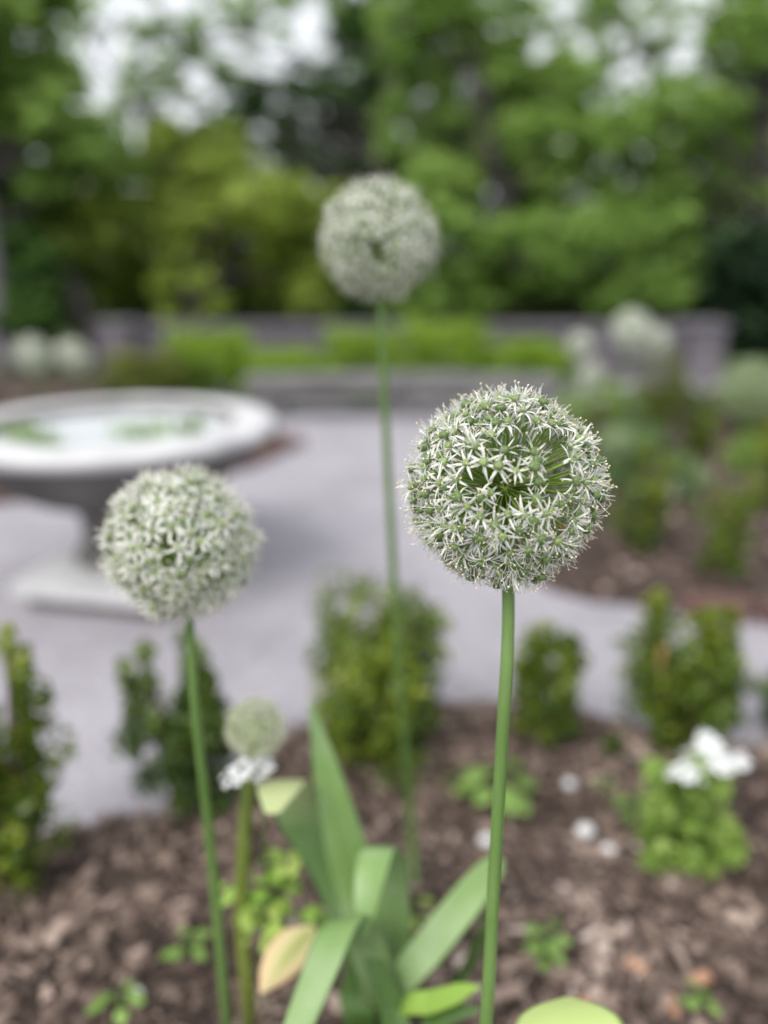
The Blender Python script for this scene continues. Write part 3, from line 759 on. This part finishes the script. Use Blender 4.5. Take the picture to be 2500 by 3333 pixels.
def ovary_mesh(r, tint, seed):
    rg = random.Random(seed); mb = MB(); ph0 = rg.random() * 6
    def fn(d, ph, th):
        lob = abs(math.cos(1.5 * (ph + ph0))) ** .5
        groove = 1 - .10 * math.exp(-((math.sin(1.5 * (ph + ph0))) / .16) ** 2) * math.sin(th)
        return (.78 + .24 * lob * math.sin(th)) * groove * (1 - .22 * math.exp(-(th / .45) ** 2))
    mb.ball((0, 0, r * .75), r, 18, 9, 0, tint, fn, (1, 1, .86))
    mb.a = [(a[0], a[1], min(1, max(0, tint + .12 * (a[1] - .5)))) for a in mb.a]
    return mb.mesh('ovary', [M['ovary']])
OV = [ovary_mesh(r, ti, i) for i, (r, ti) in enumerate(((.0027, .85), (.0032, .7), (.0037, .55), (.0040, .42), (.0042, .22), (.0033, .95), (.0040, .3), (.0030, .6)))]
def pedicel_mesh(seed):
    rg = random.Random(seed); mb = MB(); bx, by = rg.gauss(0, .03), rg.gauss(0, .03)
    pts = [(bx * math.sin(math.pi * u), by * math.sin(math.pi * u), u) for u in (0, .25, .5, .75, .95, 1)]
    # unit length; x/y scale is set by the object, so radii are in units of 1 mm
    pts = [(p[0] * 60, p[1] * 60, p[2]) for p in pts]
    mb.tube(pts, [.62, .52, .5, .52, .62, 1.0], 6, 0, rg.random(), False)
    # the tube was built in mixed units: rebuild rings as flat discs across z
    k = 0
    for q in range(6):
        for j in range(6):
            an = 2 * math.pi * j / 6; r = (.62, .52, .5, .52, .62, 1.0)[q]
            mb.v[k] = (pts[q][0] + r * math.cos(an), pts[q][1] + r * math.sin(an), pts[q][2]); k += 1
    return mb.mesh('pedicel', [M['pedicel']])
PED = [pedicel_mesh(i) for i in range(7)]
FL = make_florets(M['petal'], 1.0); FLW = make_florets(M['petal'], 1.25); FLY = make_florets(M['petal_young'], 1.3)

def sphere_dirs(n, seed, gap=None, relax=14):
    rg = np.random.default_rng(seed)
    i = np.arange(n) + .5; th = np.arccos(1 - 2 * i / n); ph = np.pi * (1 + 5 ** .5) * i
    d = np.stack([np.sin(th) * np.cos(ph), np.sin(th) * np.sin(ph), np.cos(th)], 1)
    d += rg.normal(size=d.shape) * .045; d /= np.linalg.norm(d, axis=1)[:, None]
    return d
def allium(label, head, R, foot, ctrl, stem_r, n, seed, FLS, mix, up=Vector((0, 0, 1)), gaps=(), group='white alliums in flower', sub=True, fscale=1.0, shape=None, stem_mat='stem', ov=True, front=None):
    rg = random.Random(seed); head = Vector(head); foot = Vector(foot)
    t = thing('allium', foot, label, 'flower', group)
    mb = MB(); pts = spline([foot + Vector((0, 0, -.02))] + [Vector(c) for c in ctrl] + [head], 34)
    rr = lerp_list(stem_r, 34)
    mb.tube(pts, rr, 14); mb.build('stem', M[stem_mat], t)
    rc = MB(); rc.ball(head, .0085 * R / .0775, 12, 8, 0, .5, sq=(1, 1, .8)); rc.build('receptacle', M['receptacle'], t)
    axis = (pts[-1] - pts[-3]).normalized()
    kinds = [k for k, w in mix for _ in range(w)]; rest = []
    for d in sphere_dirs(n, seed):
        d = Vector(d)
        if d.dot(-axis) > .985: continue
        if any(d.dot(g) > math.cos(a) and rg.random() < pr for g, a, pr in gaps): continue
        kind = rg.choice(kinds)
        k = 1 + .045 * mnoise.noise(d * 2.2 + Vector((seed, 0, 0))) * 1.5 + rg.gauss(0, .028)
        if shape: k *= shape(d)
        if kind == 'dry': k *= .82
        rb = (R - .0115 * fscale) * k                     # where the perianth sits
        # heavy outer florets sag a little
        dd = (d + Vector((0, 0, -.05))).normalized()
        pos = head + dd * rb
        m = rg.choice(FLS[kind])
        q = dd.to_track_quat('Z', 'Y') @ Quaternion((0, 0, 1), rg.uniform(0, 6.28))
        q = Quaternion(Vector((rg.gauss(0, 1), rg.gauss(0, 1), rg.gauss(0, 1))).normalized(), rg.gauss(0, .22)) @ q
        s_ = fscale * rg.uniform(.88, 1.12)
        if front and d.dot(front[0]) < front[1]:       # the far side of the globe: gathered into one part below
            iq = q.inverted(); start = iq @ (head + dd * .006 - pos) / s_
            T = Matrix.LocRotScale(pos - foot, q, Vector((s_, s_, s_)))
            P = T @ Matrix.LocRotScale(start, (-start).to_track_quat('Z', 'Y'), Vector((.001 / s_, .001 / s_, start.length)))
            rest.append((m, T)); rest.append((rg.choice(PED), P))
            if kind != 'dry': rest.append((OV[rg.randrange(8)], T))
            continue
        o = link('floret', m, t)
        o.matrix_parent_inverse = Matrix(); o.location = pos - foot; o.rotation_mode = 'QUATERNION'; o.rotation_quaternion = q; o.scale = (s_, s_, s_)
        if not sub: continue
        if ov and kind != 'dry':
            w_ = {'open': (0, 1, 5, 7, 1), 'reflex': (1, 2, 2, 3, 6), 'cup': (0, 5, 0, 7, 1), 'wither': (2, 3, 4, 6, 3)}[kind]
            v = link('ovary', OV[rg.choice(w_)], o); v.matrix_parent_inverse = Matrix()
        pd = link('pedicel', rg.choice(PED), o)
        # pedicel runs from the receptacle to the floret: expressed in the floret's frame
        pd.rotation_mode = 'QUATERNION'; pd.matrix_parent_inverse = Matrix()
        iq = q.inverted(); start = iq @ (head + dd * .006 - pos) / s_
        pd.location = start; pd.rotation_quaternion = (-start).to_track_quat('Z', 'Y')
        pd.scale = (.001 * R / .0775 / s_, .001 * R / .0775 / s_, start.length)
    if rest:
        o = link('floret_mass', join_meshes('floret_mass', rest), t); o.matrix_parent_inverse = Matrix(); o['kind'] = 'stuff'
    return t
def join_meshes(name, items):
    mats = []; V = []; F = []; MI = []; T = {'across': [], 'along': [], 'tint': []}; off = 0; cache = {}
    for me, mat in items:
        if me.name not in cache:
            co = np.empty(len(me.vertices) * 3, np.float32); me.vertices.foreach_get('co', co)
            at_ = {}
            for nm in T:
                a = np.empty(len(me.vertices), np.float32); me.attributes[nm].data.foreach_get('value', a); at_[nm] = a
            mi = []
            for p in me.polygons:
                mm = me.materials[p.material_index]
                if mm not in mats: mats.append(mm)
                mi.append(mats.index(mm))
            cache[me.name] = (co.reshape(-1, 3), [tuple(p.vertices) for p in me.polygons], mi, at_)
        co, fs, mi, at_ = cache[me.name]
        Mx = np.array(mat); V.append(co @ Mx[:3, :3].T + Mx[:3, 3])
        F += [tuple(i + off for i in f) for f in fs]; MI += mi; off += len(co)
        for nm in T: T[nm].append(at_[nm])
    me = bpy.data.meshes.new(name); me.from_pydata(np.concatenate(V).tolist(), [], F)
    for m in mats: me.materials.append(m)
    me.polygons.foreach_set('material_index', MI); me.polygons.foreach_set('use_smooth', [True] * len(F))
    for nm in T: me.attributes.new(nm, 'FLOAT', 'POINT').data.foreach_set('value', np.concatenate(T[nm]))
    me.update(); return me
def camdir(p):
    return (Vector((0, 0, CAM_H)) - Vector(p)).normalized()
# the sharp one
H1 = at(1641, 1588, .602)
c1 = camdir(H1)
right = Vector((1, 0, 0))
up1 = right.cross(-c1).normalized() * 1.0
up1 = up1 if up1.z > 0 else -up1
g1 = (c1 + right * .28 + up1 * .30).normalized()
g2 = (c1 - right * .02 - up1 * .05).normalized()
g3 = (c1 + right * .05 - up1 * .72).normalized()
def shape1(d):
    return 1.0 - .03 * max(0, d.z - .55) + .14 * max(0, -d.z - .55) - .05 * max(0, .35 - abs(d.z + .55)) * (1 if d.x > 0 else .6) + .03 * d.x * d.x
def down(p, q, z):
    """carry the line p -> q on to height z"""
    k = (z - p.z) / (q.z - p.z); return p + (q - p) * k
B1a, B1b = at(1655, 2000, .610), at(1582, 3333, .655)
f1 = down(B1a, B1b, 0); f1 = Vector((f1.x * .9, (f1.y + B1b.y) / 2, ZF(f1.x, f1.y)))
allium('sharp white allium globe with green seed pods on a thick green stalk', H1, .0795, f1, [f1.lerp(B1b, .5) + Vector((0, -.008, 0)), B1b, at(1609, 2850, .635), at(1635, 2400, .618), B1a], [.0062, .0058, .0056, .0054, .0052, .0050, .0048], 520, 5, FL,
       (('open', 6), ('reflex', 5), ('cup', 4), ('wither', 6), ('dry', 1)), gaps=((g1, .46, .60), (g2, .18, .75), (g3, .20, .5)), front=(c1, -.12), shape=shape1)
H2 = at(591, 1768, .775)
f2p = ground(748, 3460); f2 = Vector((f2p.x, f2p.y, ZF(f2p.x, f2p.y)))
c2 = camdir(H2)
allium('white allium globe beside the stone basin on a thin leaning stalk', H2, .080, f2, [at(735, 3300, .94), at(690, 2800, .87), at(640, 2350, .815), at(617, 2040, .79)], [.0068, .0062, .0056, .0050, .0046, .0044], 330, 8, FLW,
       (('open', 8), ('reflex', 2), ('cup', 3)), gaps=(((c2 + up1 * .05).normalized(), .26, .6),), fscale=1.12)
H3 = at(1232, 782, 1.0)
f3p = ground(1358, 2985); f3 = Vector((f3p.x, f3p.y, ZF(f3p.x, f3p.y)))
c3 = camdir(H3)
allium('tallest white allium globe rising above the hedge on a long bent stalk', H3, .080, f3, [at(1340, 2720, 1.36), at(1305, 2250, 1.24), at(1272, 1700, 1.12), at(1248, 1200, 1.04)], [.0075, .0072, .0066, .0058, .005, .0045], 290, 9, FLW,
       (('open', 6), ('reflex', 5), ('wither', 3)), gaps=(((c3 - up1 * .18).normalized(), .24, .75),), fscale=1.1)
H4 = at(832, 2365, .93)
f4p = ground(812, 3440); f4 = Vector((f4p.x, f4p.y, ZF(f4p.x, f4p.y)))
allium('small pale green allium head just opening above white petals', H4, .0375, f4, [at(808, 3250, .99), at(785, 2950, .97), at(806, 2600, .945)], [.009, .009, .0088, .008, .006], 120, 10, FLY,
       (('cup', 5), ('open', 3)), fscale=.72, group='white alliums in flower', stem_mat='stem_olive')

# alliums far off: too small to show their florets
def far_head_mesh(seed, n=150):
    rg = random.Random(seed); mb = MB()
    for d in sphere_dirs(n, seed):
        d = Vector(d); p = d * (.82 + rg.gauss(0, .05)); q = d.to_track_quat('Z', 'Y'); a0 = rg.random()
        for k in range(6):
            a = a0 + k * math.pi / 3; tip = p + q @ Vector((math.cos(a) * .17, math.sin(a) * .17, .05)); sd = q @ Vector((-math.sin(a), math.cos(a), 0))
            mb.ribbon([p, p.lerp(tip, .5) + d * .02, tip], [.018, .022, .004], sd, .2, 0, rg.uniform(.1, .7))
        mb.tube([d * .05, p], [.008, .010], 3, 1, .4, False)
        mb.ball(p + d * .03, .04, 6, 4, 2, rg.uniform(.3, .8))
    mb.ball((0, 0, 0), .12, 8, 6, 1, .4)
    return mb.mesh('flower_head', [M['petal'], M['pedicel'], M['ovary']])
FAR = [far_head_mesh(s) for s in (1, 2)]
mbp = FAR[1].copy(); mbp.materials[0] = M['petal_faded']; FAR.append(mbp)
def far_allium(label, x, y, rpx, d, zfn, i, squash=1.0, pale=False):
    z = height_at(y, d); t_ = d * CP - (z - CAM_H) * SP
    c = Vector(((x - 1250) / 2500 * t_, d, z)); R = rpx / 2500 * t_
    f = Vector((c.x + .03 * math.sin(i * 2), d + .05, zfn(c.x, d + .05)))
    t = thing('allium', f, label, 'flower', 'white alliums in flower')
    mb = MB(); mb.tube(spline([f + Vector((0, 0, -.02)), f.lerp(c, .5) + Vector((.02 * math.cos(i), 0, 0)), c], 10), lerp_list([.008, .0055], 10), 8); mb.build('stem', M['stem'], t)
    h = link('flower_head', FAR[2 if pale else i % 2], t); h.matrix_parent_inverse = Matrix(); h.location = c - f; h.scale = (R, R, R * squash); h.rotation_euler = (.2 * i, .3, i)
far_allium('distant white allium before the dark slender trunk, farther from the wall end', 105, 1152, 64, 4.0, ZB, 0)
far_allium('distant white allium before the dark slender trunk, closest to the wall end', 238, 1158, 66, 4.1, ZB, 1, .85)
far_allium('larger white allium in front of the garden wall above the olive shrub', 2055, 1072, 72, 3.3, ZR, 2)
far_allium('white allium touching the larger one above the olive shrub', 2128, 1112, 62, 3.4, ZR, 3, .9)
far_allium('small white allium against the far end of the clipped hedge', 1890, 1122, 48, 4.2, ZR, 4)
far_allium('small white allium low beneath the far end of the clipped hedge', 1925, 1218, 46, 4.1, ZR, 5)
far_allium('pale greenish allium globe in front of the dark evergreen', 2440, 1265, 112, 2.6, ZR, 6, 1, True)
far_allium('low pale allium globe beside the sharp allium head', 2005, 1440, 62, 2.9, ZR, 8, 1, True)
far_allium('tiny white allium low in front of the upright boxwood', 2165, 1592, 44, 2.7, ZR, 9)
far_allium('tiny greenish allium between two boxwoods in the brick edged bed', 2292, 1562, 40, 2.9, ZR, 10, 1, True)

# ------------------------------------------------------------------ strap-leaved clump
def strap(parent, name, ctrl, widths, side, fold, mat, tint, n=26, thick=True, label=None):
    pts = spline(ctrl, n); ws = lerp_list(widths, n)
    sides = [Vector(s_).normalized() for s_ in spline(side, n)] if isinstance(side, list) else [Vector(side).normalized()] * n
    mb = MB(); mb.ribbon(pts, ws, sides, fold, 0, tint)
    # finer cross section
    o = mb.build(name, mat, parent)
    md = o.modifiers.new('thickness', 'SOLIDIFY'); md.thickness = .0012; md.offset = 0
    sb = o.modifiers.new('round', 'SUBSURF'); sb.levels = 1; sb.render_levels = 1
    if label: o['label'] = label
    return o
cb = ground(1215, 3440); cz = ZF(cb.x, cb.y); cb.z = cz
CL = thing('strap_leaf_clump', cb, 'clump of wide blue green strap leaves on the mulch between the alliums', 'plant')
def b_(dx, dy=0): return cb + Vector((dx, dy, -.015))
X = (1, 0, 0)
strap(CL, 'leaf', [b_(-.01, .02), at(1215, 3150, 1.0), at(1160, 2880, .98), at(1085, 2600, .96), at(1012, 2285, .95)], [.018, .024, .029, .0285, .020, .003], [X, X, (1, .2, 0), (1, .2, 0)], .25, M['strap'], .1)
strap(CL, 'leaf', [b_(-.03, .03), at(1170, 3120, 1.03), at(1080, 2850, 1.01), at(990, 2690, .985), at(938, 2560, .965), at(922, 2535, .93), at(905, 2570, .885), at(885, 2650, .85)], [.016, .021, .027, .031, .033, .032, .026, .008], [X, (1, .1, 0), (1, .05, .0), (1, .0, .0)], .10, M['strap_pale'], .2)
strap(CL, 'leaf', [b_(.02, .0), at(1280, 3200, .99), at(1282, 2980, .97), at(1265, 2800, .945), at(1235, 2752, .915), at(1212, 2820, .885), at(1190, 2960, .865), at(1185, 3060, .86)], [.018, .021, .022, .0225, .022, .0215, .02, .013, .003], X, .12, M['strap'], .35)
strap(CL, 'leaf', [b_(.0, -.01), at(1235, 3250, .93), at(1195, 3080, .90), at(1140, 2985, .865), at(1095, 3020, .83), at(1040, 3160, .80), at(975, 3330, .775), at(930, 3480, .76)], [.018, .022, .024, .0245, .0245, .0245, .023, .02, .006], [(1, 0, -.1), (1, 0, .2), (1, .1, .35)], .10, M['strap_blue'], .5)
strap(CL, 'leaf', [b_(.02, -.01), at(1290, 3230, .93), at(1400, 3080, .92), at(1520, 2930, .93), at(1600, 2830, .95), at(1640, 2800, .97)], [.012, .018, .0215, .021, .016, .003], [(.6, -.55, -.4), (.6, -.55, -.45), (.6, -.5, -.5)], .22, M['strap_blue'], .7)
strap(CL, 'leaf', [b_(.02, -.02), at(1300, 3290, .90), at(1400, 3262, .86), at(1490, 3235, .84), at(1560, 3212, .83)], [.010, .012, .0145, .012, .002], [(.2, .5, .8), (.2, .5, .8)], .1, M['lime_leaf'], .6)
strap(CL, 'leaf', [b_(.04, .02), at(1420, 3300, 1.06), at(1510, 3150, 1.04), at(1570, 3030, 1.02), at(1610, 2930, 1.02)], [.013, .018, .019, .015, .003], [(.8, .2, .5), (.8, .2, .5)], .2, M['strap_dark'], .8)
strap(CL, 'leaf', [b_(-.02, -.01), at(1170, 3330, .95), at(1160, 3230, .95), at(1200, 3080, .94), at(1250, 2990, .95)], [.016, .02, .022, .018, .004], X, .2, M['strap_dark'], .9)
strap(CL, 'leaf', [b_(.01, -.02), at(1290, 3380, .90), at(1280, 3280, .90), at(1225, 3130, .905), at(1195, 3040, .91)], [.014, .017, .017, .013, .003], X, .3, M['strap_dark'], .4)
strap(CL, 'leaf', [b_(.03, -.03), at(1340, 3390, .90), at(1400, 3330, .88), at(1470, 3300, .87), at(1560, 3290, .86)], [.012, .016, .017, .014, .003], [(.3, .5, .6), (.3, .5, .6)], .1, M['strap_dark'], .2)
# the withering leaf: its own little stalk
yb = ground(1010, 3330); yb.z = ZF(yb.x, yb.y)
Y = thing('yellowing_leaf', yb, 'broad withering leaf with yellow and orange margin beside the strap leaves', 'leaf')
mb = MB(); pe = spline([yb + Vector((0, 0, -.01)), at(1060, 3180, .98), at(1010, 3035, .95)], 10); mb.tube(pe, lerp_list([.003, .002], 10), 6); mb.build('stalk', M['stem_olive'], Y)
strap(Y, 'blade', [at(1020, 3015, .95), at(985, 3060, .93), at(940, 3115, .91), at(895, 3175, .895), at(850, 3235, .885)], [.006, .028, .031, .027, .018, .002], [(.72, .1, -.65), (.75, .1, -.6)], .18, M['yellow_leaf'], .3)
# pale broad leaf close to the lens
lb_ = ground(1900, 3800); lb_.z = ZF(lb_.x, lb_.y)
PL = thing('broad_leaf_plant', lb_, 'pale yellow green rounded leaf in front of the mulch beside the sharp stalk', 'leaf')
mb = MB(); mb.tube(spline([lb_ + Vector((0, 0, -.01)), at(1880, 3700, .76), at(1860, 3500, .72)], 10), lerp_list([.004, .003], 10), 6); mb.build('stalk', M['stem'], PL)
strap(PL, 'blade', [at(1860, 3520, .72), at(1856, 3440, .70), at(1852, 3360, .70), at(1848, 3295, .715), at(1845, 3245, .735)], [.004, .026, .042, .050, .053, .052, .046, .034, .018, .002], X, .14, M['pale_leaf'], .5)

# ------------------------------------------------------------------ white flowering plants and weeds
def flower_cluster(parent, c, r, n, seed, fs=.006):
    rg = random.Random(seed); mb = MB(); c = Vector(c)
    for k in range(n):
        a = k * 2.399; q = math.sqrt((k + .5) / n) * (1 + .35 * math.sin(2 * a / 1.3 + seed) * .6); p = c + Vector((r * q * math.cos(a), r * q * math.sin(a), r * .75 * (1 - q * q) + rg.gauss(0, r * .14)))
        up = Vector((q * math.cos(a) * .7, q * math.sin(a) * .7, 1)).normalized(); rot = up.to_track_quat('Z', 'Y')
        for j in range(4):
            b = j * math.pi / 2 + k; dr = rot @ Vector((math.cos(b), math.sin(b), .15)); sd = rot @ Vector((-math.sin(b), math.cos(b), 0))
            mb.ribbon([p, p + dr * fs * .6, p + dr * fs], [fs * .2, fs * .45, fs * .25], sd, .1, 0, rg.random())
    return mb.build('flower_cluster', M['white_flower'], parent)
def stalks(parent, base, tops, r=.0022, mat='stem'):
    mb = MB()
    for tp in tops:
        tp = Vector(tp); m_ = Vector(base).lerp(tp, .55); m_.x += (tp.x - base.x) * .12
        mb.tube(spline([Vector(base) + Vector((0, 0, -.01)), m_, tp], 8), lerp_list([r * 1.3, r], 8), 6)
    return mb.build('stem', M[mat], parent)
p = ground(2262, 2860); p.z = ZF(p.x, p.y)
WF = thing('white_flower_plant', p, 'bushy bright green plant topped with white flower clusters on the mulch', 'plant')
rg = random.Random(4); cs = []; sp = []; tc = []
for k in range(90):
    u = rg.random(); x = 2262 + rg.uniform(-1, 1) * (155 - 45 * u); y = 2870 - u * 390; dd = p.y + rg.uniform(-.06, .08)
    z = max(p.z + .01, height_at(y, dd)); cs.append(((x - 1250) / 2500 * (dd * CP + (CAM_H - z) * SP) - (.02 * u), dd, z)); sp.append((.02, .02, .014)); tc.append(.45 + .35 * rg.random())
link('foliage', foliage_mesh('foliage', cs, 26, .03, .013, M['tuft'], 5, sp, .7, tc, .15, .1), WF)
tops = [at(2315, 2450, 1.27), at(2228, 2528, 1.23), at(2405, 2485, 1.33), at(2265, 2470, 1.31), at(2345, 2490, 1.25), at(2300, 2410, 1.35)]
stalks(WF, p, tops + [Vector(c) for c in cs[::5]])
for i, tp in enumerate(tops): flower_cluster(WF, tp, (.027, .027, .02, .022, .02, .018)[i], 30, i)
# second, single stalk by the little allium
p = ground(870, 3350); p.z = ZF(p.x, p.y)
W2 = thing('white_flower_plant', p, 'single white flower cluster under the small pale green allium head', 'plant')
tops = [at(785, 2520, .90), at(850, 2500, .93)]
stalks(W2, p, tops, .0016); 
for i, tp in enumerate(tops): flower_cluster(W2, tp, (.018, .015)[i], 18, 20 + i)

def leaf_rosette(name, label, base, leaves, mat, cat='plant', group=None, stalk_mat='stem'):
    """leaves: (tip point, length, width, tint): a rounded blade at the end of a thin stalk"""
    base = Vector(base); t = thing(name, base, label, cat, group); st = MB()
    for (tip, ln, wd, ti, yaw) in leaves:
        tip = Vector(tip); st.tube(spline([base + Vector((0, 0, -.008)), base.lerp(tip, .5) + Vector((0, 0, .015)), tip], 6), lerp_list([.0014, .001], 6), 5)
        d = Vector((math.cos(yaw), math.sin(yaw), -.15)).normalized(); sd = Vector((-math.sin(yaw), math.cos(yaw), .1)).normalized()
        mb = MB(); pts = [tip + d * ln * u + Vector((0, 0, -ln * .25 * u * u)) for u in (0, .2, .45, .7, .9, 1)]
        mb.ribbon(pts, [wd * q for q in (.1, .75, 1, .85, .45, .05)], sd, .15, 0, ti); mb.build('leaf', mat, t)
    st.build('stem', M[stalk_mat], t)
    return t
rg = random.Random(12)
def p0(x, y):
    q = ground(x, y); q.z = ZF(q.x, q.y); return q
base = p0(880, 3080)
lv = []
for (x, y, t_, ti) in ((905, 2790, .98, .9), (950, 2770, 1.0, 1.0), (860, 2880, .97, .4), (800, 2960, .96, .6), (840, 3000, .95, .8), (900, 2960, .97, .9), (760, 2900, .98, .3), (940, 2930, 1.0, .4), (880, 3030, .96, .9),
                       (1000, 2960, 1.02, .5), (1040, 2990, 1.03, .6), (930, 2850, 1.02, .3), (780, 3010, .98, .7), (850, 2930, 1.0, .5), (870, 2800, 1.02, .3)):
    for j in range(3):
        lv.append((at(x + rg.gauss(0, 14), y + rg.gauss(0, 12), t_ + rg.gauss(0, .01)), rg.uniform(.016, .03), rg.uniform(.006, .011), min(1, max(0, ti + rg.gauss(0, .2))), j * 2.1 + rg.uniform(0, 1)))
leaf_rosette('lobed_leaf_plant', 'low lime green lobed leaf plant at the foot of the small allium', base, lv, M['lime_leaf'])
def weed(label, x, y, n, hgt, r, seed, mat='weed'):
    b = p0(x, y); rg = random.Random(seed); lv = []
    for k in range(n):
        a = k * 2.4 + seed; q = (k + .5) / n
        lv.append((b + Vector((r * .5 * math.cos(a), r * .5 * math.sin(a), hgt * (.35 + .65 * q))), r * rg.uniform(.7, 1.1), r * .33, rg.random(), a))
    leaf_rosette('weed', label, b, lv, M[mat], 'weed', 'small weeds on the mulch')
weed('single light green weed on open mulch beside the leaning stalk', 615, 3175, 6, .05, .028, 1)
weed('two tiered green weed on mulch right of the sharp stalk'.replace('right of', 'near the foot of'), 1770, 3200, 12, .085, .026, 2)
weed('broad green weed standing behind the sharp stalk', 1620, 2650, 9, .07, .06, 3)
weed('green weed at the side of the white flowering plant', 2060, 2695, 7, .05, .035, 4)
weed('dark little weed behind the two white pebbles', 1960, 2610, 4, .03, .02, 5)
weed('small weed at the foot of the tallest allium stalk', 1345, 3050, 5, .05, .03, 6, 'lime_leaf')
weed('tiny weed among the orange wood chips', 2260, 3320, 5, .03, .025, 7)
weed('pale weed behind the sharp stalk next to the broad weed', 1500, 2620, 4, .03, .03, 8, 'tuft')
weed('weed with a tiny white petal by the leaning stalk foot', 400, 3345, 5, .04, .03, 9)

q = p0(2135, 2460)
DS = thing('dried_stalk', q, 'dry pinkish brown flower stalk standing before the tall open boxwood', 'stalk')
mb = MB(); tp = [q + Vector((0, 0, -.01)), q + Vector((-.004, .0, .12)), q + Vector((-.012, .01, .24)), q + Vector((-.008, .01, height_at(2130, q.y) - q.z))]
mb.tube(spline(tp, 14), lerp_list([.006, .0055, .005, .004], 14), 8); mb.build('stem', M['dry_stalk'], DS)
mb = MB(); mb.ball(tp[-1], .008, 8, 6, 0, .5, sq=(1, 1, 1.8)); mb.build('seed_head', M['dry_stalk'], DS)
# pebbles, petals, big chips
def pebble(label, x, y, rpx, seed, mat='pebble', group='white pebbles on the mulch', cat='pebble', name='pebble'):
    q = p0(x, y); R = px2m(rpx, q); rg = random.Random(seed); mb = MB()
    mb.ball(q + Vector((0, 0, R * .6 + .005)), R, 10, 7, 0, .5, lambda d, a, b: 1 + .12 * mnoise.noise(d * 1.7 + Vector((seed, 0, 0))), (1, .85, .7))
    tag(mb.build(name, M[mat]), label, cat, group)
pebble('bright white round pebble on the mulch, larger of a pair', 1900, 2765, 30, 1)
pebble('smaller white pebble just in front of the brighter one', 1975, 2820, 24, 2)
pebble('white pebble in the mulch at the foot of the weed near the leaning stalk', 450, 3305, 26, 3)
pebble('pale pebble behind the bright white pebble', 1850, 2600, 20, 4)
pebble('pale pebble lying behind the large strap leaf tip', 1580, 2790, 26, 5)
rg = random.Random(77)
for i, (x, y, L, mt) in enumerate(((2060, 3210, .030, 'chip_orange'), (2270, 3245, .032, 'chip_orange'), (1900, 3330, .022, 'chip_orange'), (2180, 3330, .026, 'chip_orange'), (1625, 3040, .016, 'chip_orange'),
                               (1950, 3200, .03, 'chip'), (2020, 3090, .03, 'chip'), (330, 3120, .05, 'chip'), (460, 3160, .03, 'chip'), (200, 3080, .045, 'chip'), (600, 3000, .03, 'chip'), (2400, 3060, .04, 'chip'), (1900, 2990, .03, 'chip'))):
    q = p0(x, y); mb = MB()
    rot = Matrix.Rotation(rg.uniform(0, 3.1), 3, 'Z') @ Matrix.Rotation(rg.gauss(0, .15), 3, 'X')
    mb.box(q + Vector((0, 0, .008)), (L * .6, L * .28, .004), rot, 0, rg.uniform(.6, .95), .8)
    o = mb.build('wood_chip', M[mt], None, False)
    tag(o, 'large orange wood chip on the mulch' if mt == 'chip_orange' else 'large pale brown bark chip on the mulch', 'wood chip', 'orange wood chips' if mt == 'chip_orange' else 'large pale bark chips')
print('objects', len(bpy.data.objects))
